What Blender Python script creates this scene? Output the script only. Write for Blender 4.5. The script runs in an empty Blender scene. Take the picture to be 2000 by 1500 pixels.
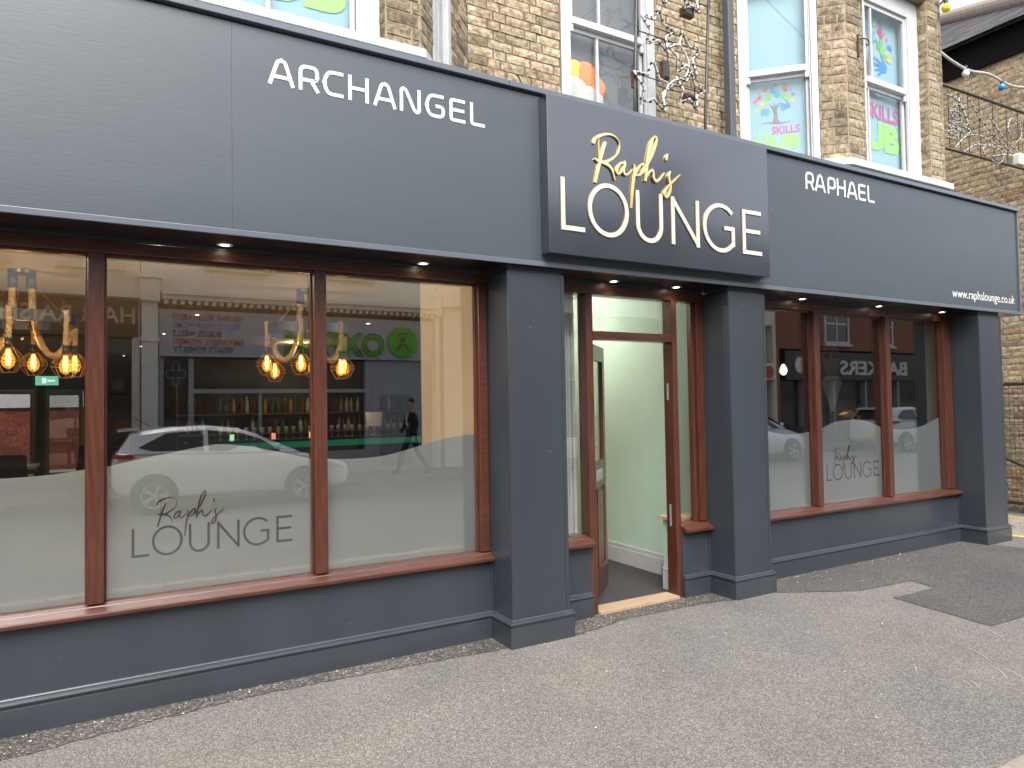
import bpy, bmesh, math, random
from mathutils import Vector, Matrix
random.seed(7)
R = math.radians
SC = bpy.context.scene
COL = SC.collection

# ------------------------------------------------------------------ camera
YAW, PITCH, ROLL, FPX, DCAM, EYE = 0.5231, 0.0303, -0.0166, 1358.96, 4.3037, 1.6
_f = Vector((math.sin(YAW)*math.cos(PITCH), math.cos(YAW)*math.cos(PITCH), math.sin(PITCH)))
_r = Vector((math.cos(YAW), -math.sin(YAW), 0)); _u = _r.cross(_f)
CR = _r*math.cos(ROLL) + _u*math.sin(ROLL); CU = -_r*math.sin(ROLL) + _u*math.cos(ROLL); CF = _f
CPOS = Vector((0, -DCAM, EYE))
cd = bpy.data.cameras.new('camera'); cam = bpy.data.objects.new('camera', cd); COL.objects.link(cam)
cd.sensor_width = 36; cd.lens = FPX/2000*36; cd.clip_start = .05; cd.clip_end = 2000
M = Matrix((CR, CU, -CF)).transposed().to_4x4(); M.translation = CPOS; cam.matrix_world = M
SC.camera = cam

# ------------------------------------------------------------------ sky, sun, exposure
SUN_EL, SUN_AZ = R(52), R(202)          # azimuth from +Y clockwise: high behind the camera, a little to its left
w = bpy.data.worlds.new('World'); SC.world = w; w.use_nodes = True
nt = w.node_tree; bg = nt.nodes['Background']
sky = nt.nodes.new('ShaderNodeTexSky'); sky.sky_type = 'NISHITA'; sky.sun_disc = False
sky.sun_elevation = SUN_EL; sky.sun_rotation = SUN_AZ; sky.dust_density = 4; sky.air_density = 1.0
hs = nt.nodes.new('ShaderNodeHueSaturation'); hs.inputs['Saturation'].default_value = .38
nt.links.new(sky.outputs[0], hs.inputs['Color']); nt.links.new(hs.outputs[0], bg.inputs[0])
bg.inputs[1].default_value = .15
sd = bpy.data.lights.new('sun', 'SUN'); sd.energy = 1.0; sd.angle = R(40); sd.color = (1, .985, .96)
sun = bpy.data.objects.new('sun', sd); COL.objects.link(sun)
_sv = Vector((math.sin(SUN_AZ)*math.cos(SUN_EL), math.cos(SUN_AZ)*math.cos(SUN_EL), math.sin(SUN_EL)))
sun.rotation_euler = _sv.to_track_quat('Z', 'Y').to_euler()
SC.view_settings.view_transform = 'Standard'; SC.view_settings.look = 'None'
SC.view_settings.exposure = 1.48; SC.view_settings.gamma = 1; SC.view_settings.use_curve_mapping = False

# ------------------------------------------------------------------ helpers
OFF = {}
def tag(o, label=None, cat=None, group=None, kind=None):
    if label: o['label'] = label
    if cat: o['category'] = cat
    if group: o['group'] = group
    if kind: o['kind'] = kind
    return o
def root(name, label, cat, loc=(0,0,0), group=None):
    o = bpy.data.objects.new(name, None); o.empty_display_size = .2; COL.objects.link(o)
    o.location = loc; OFF[o] = Vector(loc); return tag(o, label, cat, group)
class MB:
    def __init__(s): s.v = []; s.f = []; s.m = []; s.mi = 0
    def add(s, vs, fs):
        n = len(s.v); s.v += [tuple(v) for v in vs]
        for f in fs: s.f.append(tuple(i+n for i in f)); s.m.append(s.mi)
    def box(s, x0, x1, y0, y1, z0, z1):
        s.add([(x0,y0,z0),(x1,y0,z0),(x1,y1,z0),(x0,y1,z0),(x0,y0,z1),(x1,y0,z1),(x1,y1,z1),(x0,y1,z1)],
              [(0,3,2,1),(4,5,6,7),(0,1,5,4),(1,2,6,5),(2,3,7,6),(3,0,4,7)]); return s
    def obox(s, o, du, dn, u0, u1, n0, n1, z0, z1):      # oriented box: u along du, n along dn (2D dirs)
        def P(u, n, z): return (o[0]+du[0]*u+dn[0]*n, o[1]+du[1]*u+dn[1]*n, z)
        s.add([P(u0,n0,z0),P(u1,n0,z0),P(u1,n1,z0),P(u0,n1,z0),P(u0,n0,z1),P(u1,n0,z1),P(u1,n1,z1),P(u0,n1,z1)],
              [(0,3,2,1),(4,5,6,7),(0,1,5,4),(1,2,6,5),(2,3,7,6),(3,0,4,7)]); return s
    def prism(s, poly, fn, d0, d1):                       # poly 2D; fn(a,b,d)->xyz
        n = len(poly); vs = [fn(a,b,d0) for a,b in poly]+[fn(a,b,d1) for a,b in poly]
        fs = [tuple(range(n)), tuple(range(2*n-1, n-1, -1))]
        fs += [(i, i+n, (i+1)%n+n, (i+1)%n) for i in range(n)]
        s.add(vs, fs); return s
    def ribbon(s, pts, wds, fn, d0, d1, ds=0.0):                  # stroke with width -> solid, quads
        n = len(pts); L = []; Rr = []
        for i in range(n):
            a = Vector(pts[max(i-1,0)]); b = Vector(pts[min(i+1,n-1)]); p = Vector(pts[i])
            if 0 < i < n-1:
                t1 = (p-a).normalized(); t2 = (b-p).normalized(); t = (t1+t2)
                t = t.normalized() if t.length > 1e-6 else t1
                c = max(.35, math.sqrt(max(0, (1+t1.dot(t2))/2)))
            else: t = (b-a).normalized(); c = 1
            nrm = Vector((-t.y, t.x))*(wds[i]/2/c); L.append(p+nrm); Rr.append(p-nrm)
        vs = [fn(q.x,q.y,d0) for q in L]+[fn(q.x,q.y,d0) for q in Rr]+[fn(q.x,q.y,d1+ds*i_) for i_,q in enumerate(L)]+[fn(q.x,q.y,d1+ds*i_) for i_,q in enumerate(Rr)]
        fs = []
        for i in range(n-1):
            fs += [(i,i+1,n+i+1,n+i),(2*n+i,3*n+i,3*n+i+1,2*n+i+1),(i,2*n+i,2*n+i+1,i+1),(n+i,n+i+1,3*n+i+1,3*n+i)]
        fs += [(0,n,3*n,2*n),(n-1,3*n-1,4*n-1,2*n-1)]
        s.add(vs, fs); return s
    def tube(s, path, r, n=8, closed=False):
        P = [Vector(p) for p in path]; m = len(P); base = len(s.v); vs = []; prev = None
        for i in range(m):
            if closed: t = P[(i+1)%m]-P[i-1]
            else: t = P[min(i+1,m-1)]-P[max(i-1,0)]
            t.normalize()
            if prev is None:
                a = Vector((0,0,1)) if abs(t.z) < .9 else Vector((1,0,0))
                e = t.cross(a).normalized()
            else: e = (prev - t*prev.dot(t)).normalized()
            prev = e; b = t.cross(e); rr = r[i] if isinstance(r,(list,tuple)) else r
            vs += [P[i]+e*(rr*math.cos(2*math.pi*k/n))+b*(rr*math.sin(2*math.pi*k/n)) for k in range(n)]
        fs = []
        for i in range(m if closed else m-1):
            j = (i+1)%m
            fs += [(i*n+k, i*n+(k+1)%n, j*n+(k+1)%n, j*n+k) for k in range(n)]
        if not closed: fs += [tuple(range(n-1,-1,-1)), tuple((m-1)*n+k for k in range(n))]
        s.add(vs, fs); return s
    def lathe(s, prof, c, n=16, axis='z', cap=True):      # prof: (r, h)
        def P(r,a,h):
            x,y = r*math.cos(a), r*math.sin(a)
            if axis=='z': return (c[0]+x,c[1]+y,c[2]+h)
            if axis=='y': return (c[0]+x,c[1]+h,c[2]-y)
            return (c[0]+h,c[1]+x,c[2]+y)
        m = len(prof); vs = [P(r,2*math.pi*k/n,h) for r,h in prof for k in range(n)]
        fs = [(i*n+k,i*n+(k+1)%n,(i+1)*n+(k+1)%n,(i+1)*n+k) for i in range(m-1) for k in range(n)]
        if cap: fs += [tuple(range(n-1,-1,-1)), tuple((m-1)*n+k for k in range(n))]
        s.add(vs, fs); return s
    def build(s, name, mats, parent=None, smooth=False, bevel=0, seg=2, off=None, fixn=True):
        o_ = OFF.get(parent, Vector((0,0,0))) if off is None else Vector(off)
        me = bpy.data.meshes.new(name)
        me.from_pydata([(v[0]-o_.x, v[1]-o_.y, v[2]-o_.z) for v in s.v], [], s.f)
        if not isinstance(mats, (list,tuple)): mats = [mats]
        for m in mats: me.materials.append(m)
        if len(mats) > 1: me.polygons.foreach_set('material_index', s.m)
        if fixn:
            bm = bmesh.new(); bm.from_mesh(me); bmesh.ops.recalc_face_normals(bm, faces=bm.faces); bm.to_mesh(me); bm.free()
        o = bpy.data.objects.new(name, me); COL.objects.link(o)
        if smooth:
            me.polygons.foreach_set('use_smooth', [True]*len(me.polygons))
        if bevel:
            b = o.modifiers.new('bevel','BEVEL'); b.width = bevel; b.segments = seg; b.limit_method = 'ANGLE'; b.angle_limit = R(40)
        if parent is not None: o.parent = parent
        elif off is not None: o.location = off
        OFF[o] = o_; me.update(); return o
def bx(name, mat, parent, *a, bevel=0, **k): return MB().box(*a).build(name, mat, parent, bevel=bevel, **k)
def text_geo(s, W=None, H=None, sx=None, bold=0.0, fill=True, depth=0):
    cu = bpy.data.curves.new('t','FONT'); cu.body = s; cu.size = 1; cu.offset = bold; cu.resolution_u = 4
    ob = bpy.data.objects.new('t', cu); COL.objects.link(ob)
    dg = bpy.context.evaluated_depsgraph_get(); me = ob.evaluated_get(dg).to_mesh()
    vs = [(v.co.x, v.co.y) for v in me.vertices]; fs = [tuple(p.vertices) for p in me.polygons]
    ob.to_mesh_clear(); bpy.data.objects.remove(ob); bpy.data.curves.remove(cu)
    x0 = min(v[0] for v in vs); x1 = max(v[0] for v in vs); y0 = min(v[1] for v in vs); y1 = max(v[1] for v in vs)
    kx = W/(x1-x0); ky = H/(y1-y0) if H else kx
    return [((a-x0)*kx, (b-y0)*ky) for a,b in vs], fs
def add_text(mb, s, W, H, fn, d, bold=0.0, thick=0.0):
    vs, fs = text_geo(s, W, H, bold=bold)
    mb.add([fn(a,b,d) for a,b in vs], fs)
    if thick:                                             # side walls from boundary edges
        cnt = {}
        for f in fs:
            for i in range(len(f)):
                e = (f[i], f[(i+1)%len(f)]); cnt[tuple(sorted(e))] = cnt.get(tuple(sorted(e)),[])+[e]
        be = [v[0] for v in cnt.values() if len(v)==1]
        n = len(mb.v); mb.v += [fn(a,b,d) for a,b in vs]+[fn(a,b,d+thick) for a,b in vs]; m = len(vs)
        for a,b in be: mb.f.append((n+a,n+b,n+m+b,n+m+a)); mb.m.append(mb.mi)
def crom(P, k=6):
    out = []; n = len(P)
    for i in range(n-1):
        p0,p1,p2,p3 = [Vector(P[min(max(j,0),n-1)]) for j in (i-1,i,i+1,i+2)]
        for q in range(k):
            t = q/k
            out.append(.5*((2*p1)+(p2-p0)*t+(2*p0-5*p1+4*p2-p3)*t*t+(3*p1-p0-3*p2+p3)*t**3))
    out.append(Vector(P[-1])); return out
def arc(cx, cy, rx, ry, a0, a1, n=16):
    return [(cx+rx*math.cos(R(a0+(a1-a0)*i/n)), cy+ry*math.sin(R(a0+(a1-a0)*i/n))) for i in range(n+1)]
def proj(p):
    d = Vector(p)-CPOS; z = d.dot(CF)
    if z < .05: return None
    return (1000+FPX*d.dot(CR)/z, 750-FPX*d.dot(CU)/z, z)

# ------------------------------------------------------------------ materials
MATS = {}
def nn(nt, t, **kw):
    n = nt.nodes.new(t)
    for k, v in kw.items():
        if k in n.inputs.keys() if hasattr(n.inputs,'keys') else False: n.inputs[k].default_value = v
        else: setattr(n, k, v)
    return n
def mat(name, col, rough=.5, var=0.0, scale=8, bump=0.0, bscale=60, stretch=(1,1,1), metal=0, spec=.5, coat=0, col2=None, world=False, detail=5, emit=None, estr=0):
    if name in MATS: return MATS[name]
    m = bpy.data.materials.new(name); m.use_nodes = True; nt = m.node_tree; b = nt.nodes['Principled BSDF']
    b.inputs['Base Color'].default_value = (*col,1); b.inputs['Roughness'].default_value = rough
    b.inputs['Metallic'].default_value = metal; b.inputs['Specular IOR Level'].default_value = spec
    b.inputs['Coat Weight'].default_value = coat; b.inputs['Coat Roughness'].default_value = .14
    if emit: b.inputs['Emission Color'].default_value = (*emit,1); b.inputs['Emission Strength'].default_value = estr
    if var or bump or col2:
        g = nt.nodes.new('ShaderNodeNewGeometry') if world else nt.nodes.new('ShaderNodeTexCoord')
        mp = nt.nodes.new('ShaderNodeMapping'); mp.inputs['Scale'].default_value = stretch
        nt.links.new(g.outputs['Position' if world else 'Object'], mp.inputs['Vector'])
    if var or col2:
        t = nt.nodes.new('ShaderNodeTexNoise'); t.inputs['Scale'].default_value = scale; t.inputs['Detail'].default_value = detail
        t.inputs['Roughness'].default_value = .6
        nt.links.new(mp.outputs[0], t.inputs['Vector'])
        r = nt.nodes.new('ShaderNodeValToRGB'); r.color_ramp.elements[0].position = .3; r.color_ramp.elements[1].position = .7
        c2 = col2 or tuple(min(1, c*(1+var)) for c in col); c1 = col if col2 else tuple(c*(1-var) for c in col)
        r.color_ramp.elements[0].color = (*c1,1); r.color_ramp.elements[1].color = (*c2,1)
        nt.links.new(t.outputs['Fac'], r.inputs['Fac']); nt.links.new(r.outputs[0], b.inputs['Base Color'])
    if bump:
        t2 = nt.nodes.new('ShaderNodeTexNoise'); t2.inputs['Scale'].default_value = bscale; t2.inputs['Detail'].default_value = 4
        nt.links.new(mp.outputs[0], t2.inputs['Vector'])
        bp = nt.nodes.new('ShaderNodeBump'); bp.inputs['Strength'].default_value = bump; bp.inputs['Distance'].default_value = .01
        nt.links.new(t2.outputs['Fac'], bp.inputs['Height']); nt.links.new(bp.outputs[0], b.inputs['Normal'])
    MATS[name] = m; return m
def emat(name, col, s):
    if name in MATS: return MATS[name]
    m = bpy.data.materials.new(name); m.use_nodes = True; nt = m.node_tree; nt.nodes.remove(nt.nodes['Principled BSDF'])
    e = nt.nodes.new('ShaderNodeEmission'); e.inputs[0].default_value = (*col,1); e.inputs[1].default_value = s
    nt.links.new(e.outputs[0], nt.nodes['Material Output'].inputs[0]); MATS[name] = m; return m
def glass(name, r0=.07, tint=(.96,.97,.96), wob=0.0):
    if name in MATS: return MATS[name]
    m = bpy.data.materials.new(name); m.use_nodes = True; nt = m.node_tree; nt.nodes.remove(nt.nodes['Principled BSDF'])
    g = nt.nodes.new('ShaderNodeNewGeometry'); L = nt.links.new
    d = nt.nodes.new('ShaderNodeVectorMath'); d.operation = 'DOT_PRODUCT'
    L(g.outputs['Normal'], d.inputs[0]); L(g.outputs['Incoming'], d.inputs[1])
    def mth(op, a, bb=None):
        n = nt.nodes.new('ShaderNodeMath'); n.operation = op; n.use_clamp = op in ('ADD',)
        for i, x in enumerate((a, bb)):
            if x is None: continue
            if isinstance(x,(int,float)): n.inputs[i].default_value = x
            else: L(x, n.inputs[i])
        return n.outputs[0]
    a = mth('ABSOLUTE', d.outputs['Value']); k = mth('SUBTRACT', 1.0, a); k = mth('POWER', k, 5.0)
    k = mth('MULTIPLY', k, 1-r0); k = mth('ADD', k, r0)
    t = nt.nodes.new('ShaderNodeBsdfTransparent'); t.inputs[0].default_value = (*tint,1)
    gl = nt.nodes.new('ShaderNodeBsdfGlossy'); gl.inputs['Roughness'].default_value = .0
    if wob:
        tc = nt.nodes.new('ShaderNodeTexCoord'); nz = nt.nodes.new('ShaderNodeTexNoise'); nz.inputs['Scale'].default_value = 1.6; nz.inputs['Detail'].default_value = 1
        L(tc.outputs['Object'], nz.inputs['Vector']); bp = nt.nodes.new('ShaderNodeBump'); bp.inputs['Strength'].default_value = wob; bp.inputs['Distance'].default_value = .01
        L(nz.outputs['Fac'], bp.inputs['Height']); L(bp.outputs[0], gl.inputs['Normal'])
    mx = nt.nodes.new('ShaderNodeMixShader'); L(k, mx.inputs[0]); L(t.outputs[0], mx.inputs[1]); L(gl.outputs[0], mx.inputs[2])
    L(mx.outputs[0], nt.nodes['Material Output'].inputs[0]); MATS[name] = m; return m
def film_mat():
    m = bpy.data.materials.new('frosted_film'); m.use_nodes = True; nt = m.node_tree; b = nt.nodes['Principled BSDF']; L = nt.links.new
    b.inputs['Base Color'].default_value = (.345,.37,.38,1); b.inputs['Roughness'].default_value = .6; b.inputs['Specular IOR Level'].default_value = .2
    tr = nt.nodes.new('ShaderNodeBsdfTranslucent'); tr.inputs[0].default_value = (.6,.6,.58,1)
    mx = nt.nodes.new('ShaderNodeMixShader'); mx.inputs[0].default_value = .45
    L(b.outputs[0], mx.inputs[1]); L(tr.outputs[0], mx.inputs[2]); L(mx.outputs[0], nt.nodes['Material Output'].inputs[0]); return m
def brick_mat(name, cols, rough=.9, sootscale=3.0, soot=.35):
    m = bpy.data.materials.new(name); m.use_nodes = True; nt = m.node_tree; b = nt.nodes['Principled BSDF']; L = nt.links.new
    b.inputs['Roughness'].default_value = rough; b.inputs['Specular IOR Level'].default_value = .2
    oi = nt.nodes.new('ShaderNodeObjectInfo'); rp = nt.nodes.new('ShaderNodeValToRGB'); rp.color_ramp.interpolation = 'LINEAR'
    el = rp.color_ramp.elements
    while len(el) < len(cols): el.new(.5)
    for i, c in enumerate(cols): el[i].position = i/(len(cols)-1); el[i].color = (*c,1)
    L(oi.outputs['Random'], rp.inputs['Fac'])
    g = nt.nodes.new('ShaderNodeNewGeometry')
    n1 = nt.nodes.new('ShaderNodeTexNoise'); n1.inputs['Scale'].default_value = 26; n1.inputs['Detail'].default_value = 8; n1.inputs['Roughness'].default_value = .72
    L(g.outputs['Position'], n1.inputs['Vector'])
    r1 = nt.nodes.new('ShaderNodeValToRGB'); r1.color_ramp.elements[0].position = .38; r1.color_ramp.elements[0].color = (.30,.26,.21,1)
    r1.color_ramp.elements[1].position = .60; r1.color_ramp.elements[1].color = (1.06,1.03,1.0,1)
    L(n1.outputs['Fac'], r1.inputs['Fac'])
    mu = nt.nodes.new('ShaderNodeMix'); mu.data_type = 'RGBA'; mu.blend_type = 'MULTIPLY'; mu.inputs[0].default_value = .85
    L(rp.outputs[0], mu.inputs[6]); L(r1.outputs[0], mu.inputs[7])
    n2 = nt.nodes.new('ShaderNodeTexNoise'); n2.inputs['Scale'].default_value = sootscale; n2.inputs['Detail'].default_value = 4
    L(g.outputs['Position'], n2.inputs['Vector'])
    r2 = nt.nodes.new('ShaderNodeValToRGB'); r2.color_ramp.elements[0].position = .45; r2.color_ramp.elements[0].color = (1,1,1,1)
    r2.color_ramp.elements[1].position = .72; r2.color_ramp.elements[1].color = (.42,.37,.33,1)
    L(n2.outputs['Fac'], r2.inputs['Fac'])
    m2 = nt.nodes.new('ShaderNodeMix'); m2.data_type = 'RGBA'; m2.blend_type = 'MULTIPLY'; m2.inputs[0].default_value = soot
    L(mu.outputs[2], m2.inputs[6]); L(r2.outputs[0], m2.inputs[7]); L(m2.outputs[2], b.inputs['Base Color'])
    bp = nt.nodes.new('ShaderNodeBump'); bp.inputs['Strength'].default_value = .6; bp.inputs['Distance'].default_value = .006
    L(n1.outputs['Fac'], bp.inputs['Height']); L(bp.outputs[0], b.inputs['Normal']); MATS[name] = m; return m
def asphalt(name, stops, gscale=95, rough=.92, big=.25):
    m = bpy.data.materials.new(name); m.use_nodes = True; nt = m.node_tree; b = nt.nodes['Principled BSDF']; L = nt.links.new
    b.inputs['Roughness'].default_value = rough; b.inputs['Specular IOR Level'].default_value = .3
    g = nt.nodes.new('ShaderNodeNewGeometry')
    v = nt.nodes.new('ShaderNodeTexVoronoi'); v.inputs['Scale'].default_value = gscale; v.feature = 'F1'
    L(g.outputs['Position'], v.inputs['Vector'])
    sp = nt.nodes.new('ShaderNodeSeparateColor'); L(v.outputs['Color'], sp.inputs[0])
    rp = nt.nodes.new('ShaderNodeValToRGB'); el = rp.color_ramp.elements
    while len(el) < len(stops): el.new(.5)
    for i,(p,c) in enumerate(stops): el[i].position = p; el[i].color = (*c,1)
    L(sp.outputs[0], rp.inputs['Fac'])
    # dark binder between the grains
    rd = nt.nodes.new('ShaderNodeValToRGB'); rd.color_ramp.elements[0].position = .35; rd.color_ramp.elements[0].color = (1,1,1,1)
    rd.color_ramp.elements[1].position = .75; rd.color_ramp.elements[1].color = (.52,.5,.48,1)
    L(v.outputs['Distance'], rd.inputs['Fac'])
    mu = nt.nodes.new('ShaderNodeMix'); mu.data_type = 'RGBA'; mu.blend_type = 'MULTIPLY'; mu.inputs[0].default_value = .8
    L(rp.outputs[0], mu.inputs[6]); L(rd.outputs[0], mu.inputs[7])
    nz = nt.nodes.new('ShaderNodeTexNoise'); nz.inputs['Scale'].default_value = 1.1; nz.inputs['Detail'].default_value = 7; nz.inputs['Roughness'].default_value = .65
    L(g.outputs['Position'], nz.inputs['Vector'])
    r2 = nt.nodes.new('ShaderNodeValToRGB'); r2.color_ramp.elements[0].position = .3; r2.color_ramp.elements[0].color = (1-big,1-big*1.02,1-big,1)
    r2.color_ramp.elements[1].position = .7; r2.color_ramp.elements[1].color = (1+big*.7,1+big*.62,1+big*.5,1)
    L(nz.outputs['Fac'], r2.inputs['Fac'])
    m2 = nt.nodes.new('ShaderNodeMix'); m2.data_type = 'RGBA'; m2.blend_type = 'MULTIPLY'; m2.inputs[0].default_value = 1
    L(mu.outputs[2], m2.inputs[6]); L(r2.outputs[0], m2.inputs[7]); L(m2.outputs[2], b.inputs['Base Color'])
    n3 = nt.nodes.new('ShaderNodeTexNoise'); n3.inputs['Scale'].default_value = .55; n3.inputs['Detail'].default_value = 5; L(g.outputs['Position'], n3.inputs['Vector'])
    r3 = nt.nodes.new('ShaderNodeValToRGB'); r3.color_ramp.elements[0].position = .35; r3.color_ramp.elements[0].color = (.97,.98,1.0,1); r3.color_ramp.elements[1].position = .65; r3.color_ramp.elements[1].color = (1.03,1.0,.96,1)
    L(n3.outputs['Fac'], r3.inputs['Fac']); m3 = nt.nodes.new('ShaderNodeMix'); m3.data_type = 'RGBA'; m3.blend_type = 'MULTIPLY'; m3.inputs[0].default_value = 1
    L(m2.outputs[2], m3.inputs[6]); L(r3.outputs[0], m3.inputs[7])
    n4 = nt.nodes.new('ShaderNodeTexNoise'); n4.inputs['Scale'].default_value = 7; n4.inputs['Detail'].default_value = 6; L(g.outputs['Position'], n4.inputs['Vector'])
    r4 = nt.nodes.new('ShaderNodeValToRGB'); r4.color_ramp.elements[0].position = .70; r4.color_ramp.elements[0].color = (1,1,1,1); r4.color_ramp.elements[1].position = .78; r4.color_ramp.elements[1].color = (.66,.64,.62,1)
    L(n4.outputs['Fac'], r4.inputs['Fac']); m4 = nt.nodes.new('ShaderNodeMix'); m4.data_type = 'RGBA'; m4.blend_type = 'MULTIPLY'; m4.inputs[0].default_value = 1
    L(m3.outputs[2], m4.inputs[6]); L(r4.outputs[0], m4.inputs[7]); L(m4.outputs[2], b.inputs['Base Color'])
    bp = nt.nodes.new('ShaderNodeBump'); bp.inputs['Strength'].default_value = .55; bp.inputs['Distance'].default_value = .006; bp.invert = True
    L(v.outputs['Distance'], bp.inputs['Height']); L(bp.outputs[0], b.inputs['Normal']); MATS[name] = m; return m

SLATE = mat('slate_paint', (.034,.041,.050), .30, var=.10, scale=2.2, bump=.06, bscale=28, stretch=(1,1,.12), spec=.5)
FASC = mat('fascia_paint', (.043,.056,.068), .35, var=.10, scale=1.3, bump=.04, bscale=60, stretch=(.25,1,1.6), spec=.8)
SIGNP = mat('sign_face', (.014,.019,.029), .18, var=.04, scale=2, spec=1.0, coat=1.0)
TRIM = mat('trim_paint', (.10,.115,.14), .28, var=.06, scale=5, spec=.6)
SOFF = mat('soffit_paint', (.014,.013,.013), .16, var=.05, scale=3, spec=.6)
MAHOG = mat('mahogany', (.046,.0145,.0082), .30, bump=.12, bscale=70, stretch=(9,9,.7), coat=.25, col2=(.10,.033,.019), scale=6)
MAHOGH = mat('mahogany_rail', (.048,.0155,.009), .30, bump=.12, bscale=70, stretch=(.7,9,9), coat=.25, col2=(.10,.033,.019), scale=6)
SLATEG = mat('slate_gloss_paint', (.034,.041,.050), .20, var=.08, scale=3, spec=.8)
def scuffs(m, scale, thr, col, stretch=(1,1,1), fac=.5):
    nt = m.node_tree; b = nt.nodes['Principled BSDF']; L = nt.links.new; src = b.inputs['Base Color'].links[0].from_socket
    tc = nt.nodes.new('ShaderNodeTexCoord'); mp = nt.nodes.new('ShaderNodeMapping'); mp.inputs['Scale'].default_value = stretch; L(tc.outputs['Object'], mp.inputs['Vector'])
    n = nt.nodes.new('ShaderNodeTexNoise'); n.inputs['Scale'].default_value = scale; n.inputs['Detail'].default_value = 3; L(mp.outputs[0], n.inputs['Vector'])
    r = nt.nodes.new('ShaderNodeValToRGB'); r.color_ramp.elements[0].position = thr; r.color_ramp.elements[0].color = (0,0,0,1); r.color_ramp.elements[1].position = thr+.05; r.color_ramp.elements[1].color = (fac,fac,fac,1); L(n.outputs['Fac'], r.inputs['Fac'])
    mx = nt.nodes.new('ShaderNodeMix'); mx.data_type = 'RGBA'; L(r.outputs[0], mx.inputs[0]); L(src, mx.inputs[6]); mx.inputs[7].default_value = (*col,1); L(mx.outputs[2], b.inputs['Base Color'])
scuffs(SLATE, 16, .735, (.20,.21,.22), (1,1,1.8)); scuffs(SLATEG, 22, .73, (.18,.19,.20), (1,1,2)); scuffs(FASC, 12, .75, (.26,.28,.30), (1,1,2.2), .35)
IVORY = mat('ivory_letter', (.60,.565,.46), .5); GOLD = mat('gold_mirror', (.92,.76,.42), .28, metal=1)
LGOLD = mat('letter_edge_gold', (.42,.31,.12), .3, metal=.8)
WHITE = mat('white_paint', (.52,.52,.525), .45, var=.06, scale=9, bump=.1, bscale=60)
WHITEST = mat('white_stone_paint', (.52,.51,.475), .7, var=.12, scale=6, bump=.35, bscale=25)
GL = glass('shop_glass', .20, wob=.0); GLU = glass('sash_glass', .03, wob=.05)
FILM = film_mat(); DKV = mat('film_letter_dark', (.035,.03,.028), .25)
BLACK = mat('black_metal', (.02,.02,.022), .35, spec=.5); DARK = mat('dark_plastic', (.015,.015,.016), .5)
# ------------------------------------------------------------------ ground, road, pavements
ASP = asphalt('pavement_asphalt', [(0,(.118,.113,.108)),(.4,(.166,.159,.152)),(.75,(.205,.197,.188)),(1,(.30,.29,.278))], 150, big=.15)
ASPD = asphalt('patch_asphalt', [(0,(.052,.052,.054)),(.5,(.09,.089,.089)),(.85,(.125,.122,.12)),(1,(.22,.215,.21))], 150, big=.2)
ASPS = asphalt('edge_strip_asphalt', [(0,(.045,.044,.043)),(.5,(.092,.087,.08)),(.8,(.14,.13,.118)),(1,(.28,.27,.25))], 95, big=.35)
ROADM = asphalt('road_asphalt', [(0,(.11,.11,.11)),(.5,(.165,.162,.158)),(1,(.24,.24,.235))], 90, big=.2)
LANEM = asphalt('lane_asphalt', [(0,(.20,.18,.155)),(.5,(.30,.275,.24)),(1,(.42,.39,.35))], 60, big=.2)
KERBM = mat('kerb_stone', (.205,.175,.14), .9, bump=.4, bscale=60, col2=(.27,.235,.185), scale=30, world=True)
YEL = mat('yellow_line_paint', (.55,.40,.09), .8, var=.3, scale=30)
def sheet(name, poly, z, m, kind='structure'):
    mb = MB(); mb.add([(a,b,z) for a,b in poly], [tuple(range(len(poly)))]); o = mb.build(name, m)
    if o.data.polygons[0].normal.z < 0: o.data.flip_normals()
    return tag(o, kind=kind)
sheet('ground', [(-400,-400),(400,-400),(400,400),(-400,400)], -.30, mat('earth', (.12,.11,.09), .95))
sheet('road', [(-60,-10.4),(60,-10.4),(60,-2.78),(-60,-2.78)], -.12, ROADM)
mb = MB().box(-60, 8.95, -2.69, .02, -.2, 0); tag(mb.build('pavement', ASP), kind='structure')
mb = MB().box(8.95, 10.92, -2.69, 30, -.2, -.012); tag(mb.build('lane', LANEM), kind='structure')
mb = MB().box(10.92, 60, -2.69, .9, -.2, -.002); tag(mb.build('far_pavement', ASP), kind='structure')
mb = MB().box(-60, 60, -13.2, -10.6, -.2, 0); tag(mb.build('opposite_pavement', ASP), kind='structure')
kerb = root('kerb', 'tan stone kerb edging the near side of the pavement', 'kerb', (0,-2.77,0)); kerb['kind'] = 'structure'
kmesh = None
for i in range(14):
    x = -4.6+i*.915
    if kmesh is None:
        k0 = MB().box(-.453,.453,-.08,.08,-.2,.006).build('kerb_stone', KERBM, kerb, bevel=.012, off=(0,0,0)); k = k0
    else: k = k0.copy(); COL.objects.link(k)
    k.location = (x, 0, random.uniform(-.003,.003)); k.rotation_euler = (0,0,random.uniform(-.004,.004))
kb2 = MB().box(-60,60,-10.6,-10.42,-.2,.005); tag(kb2.build('opposite_kerb', KERBM, bevel=.01), kind='structure')
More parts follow.
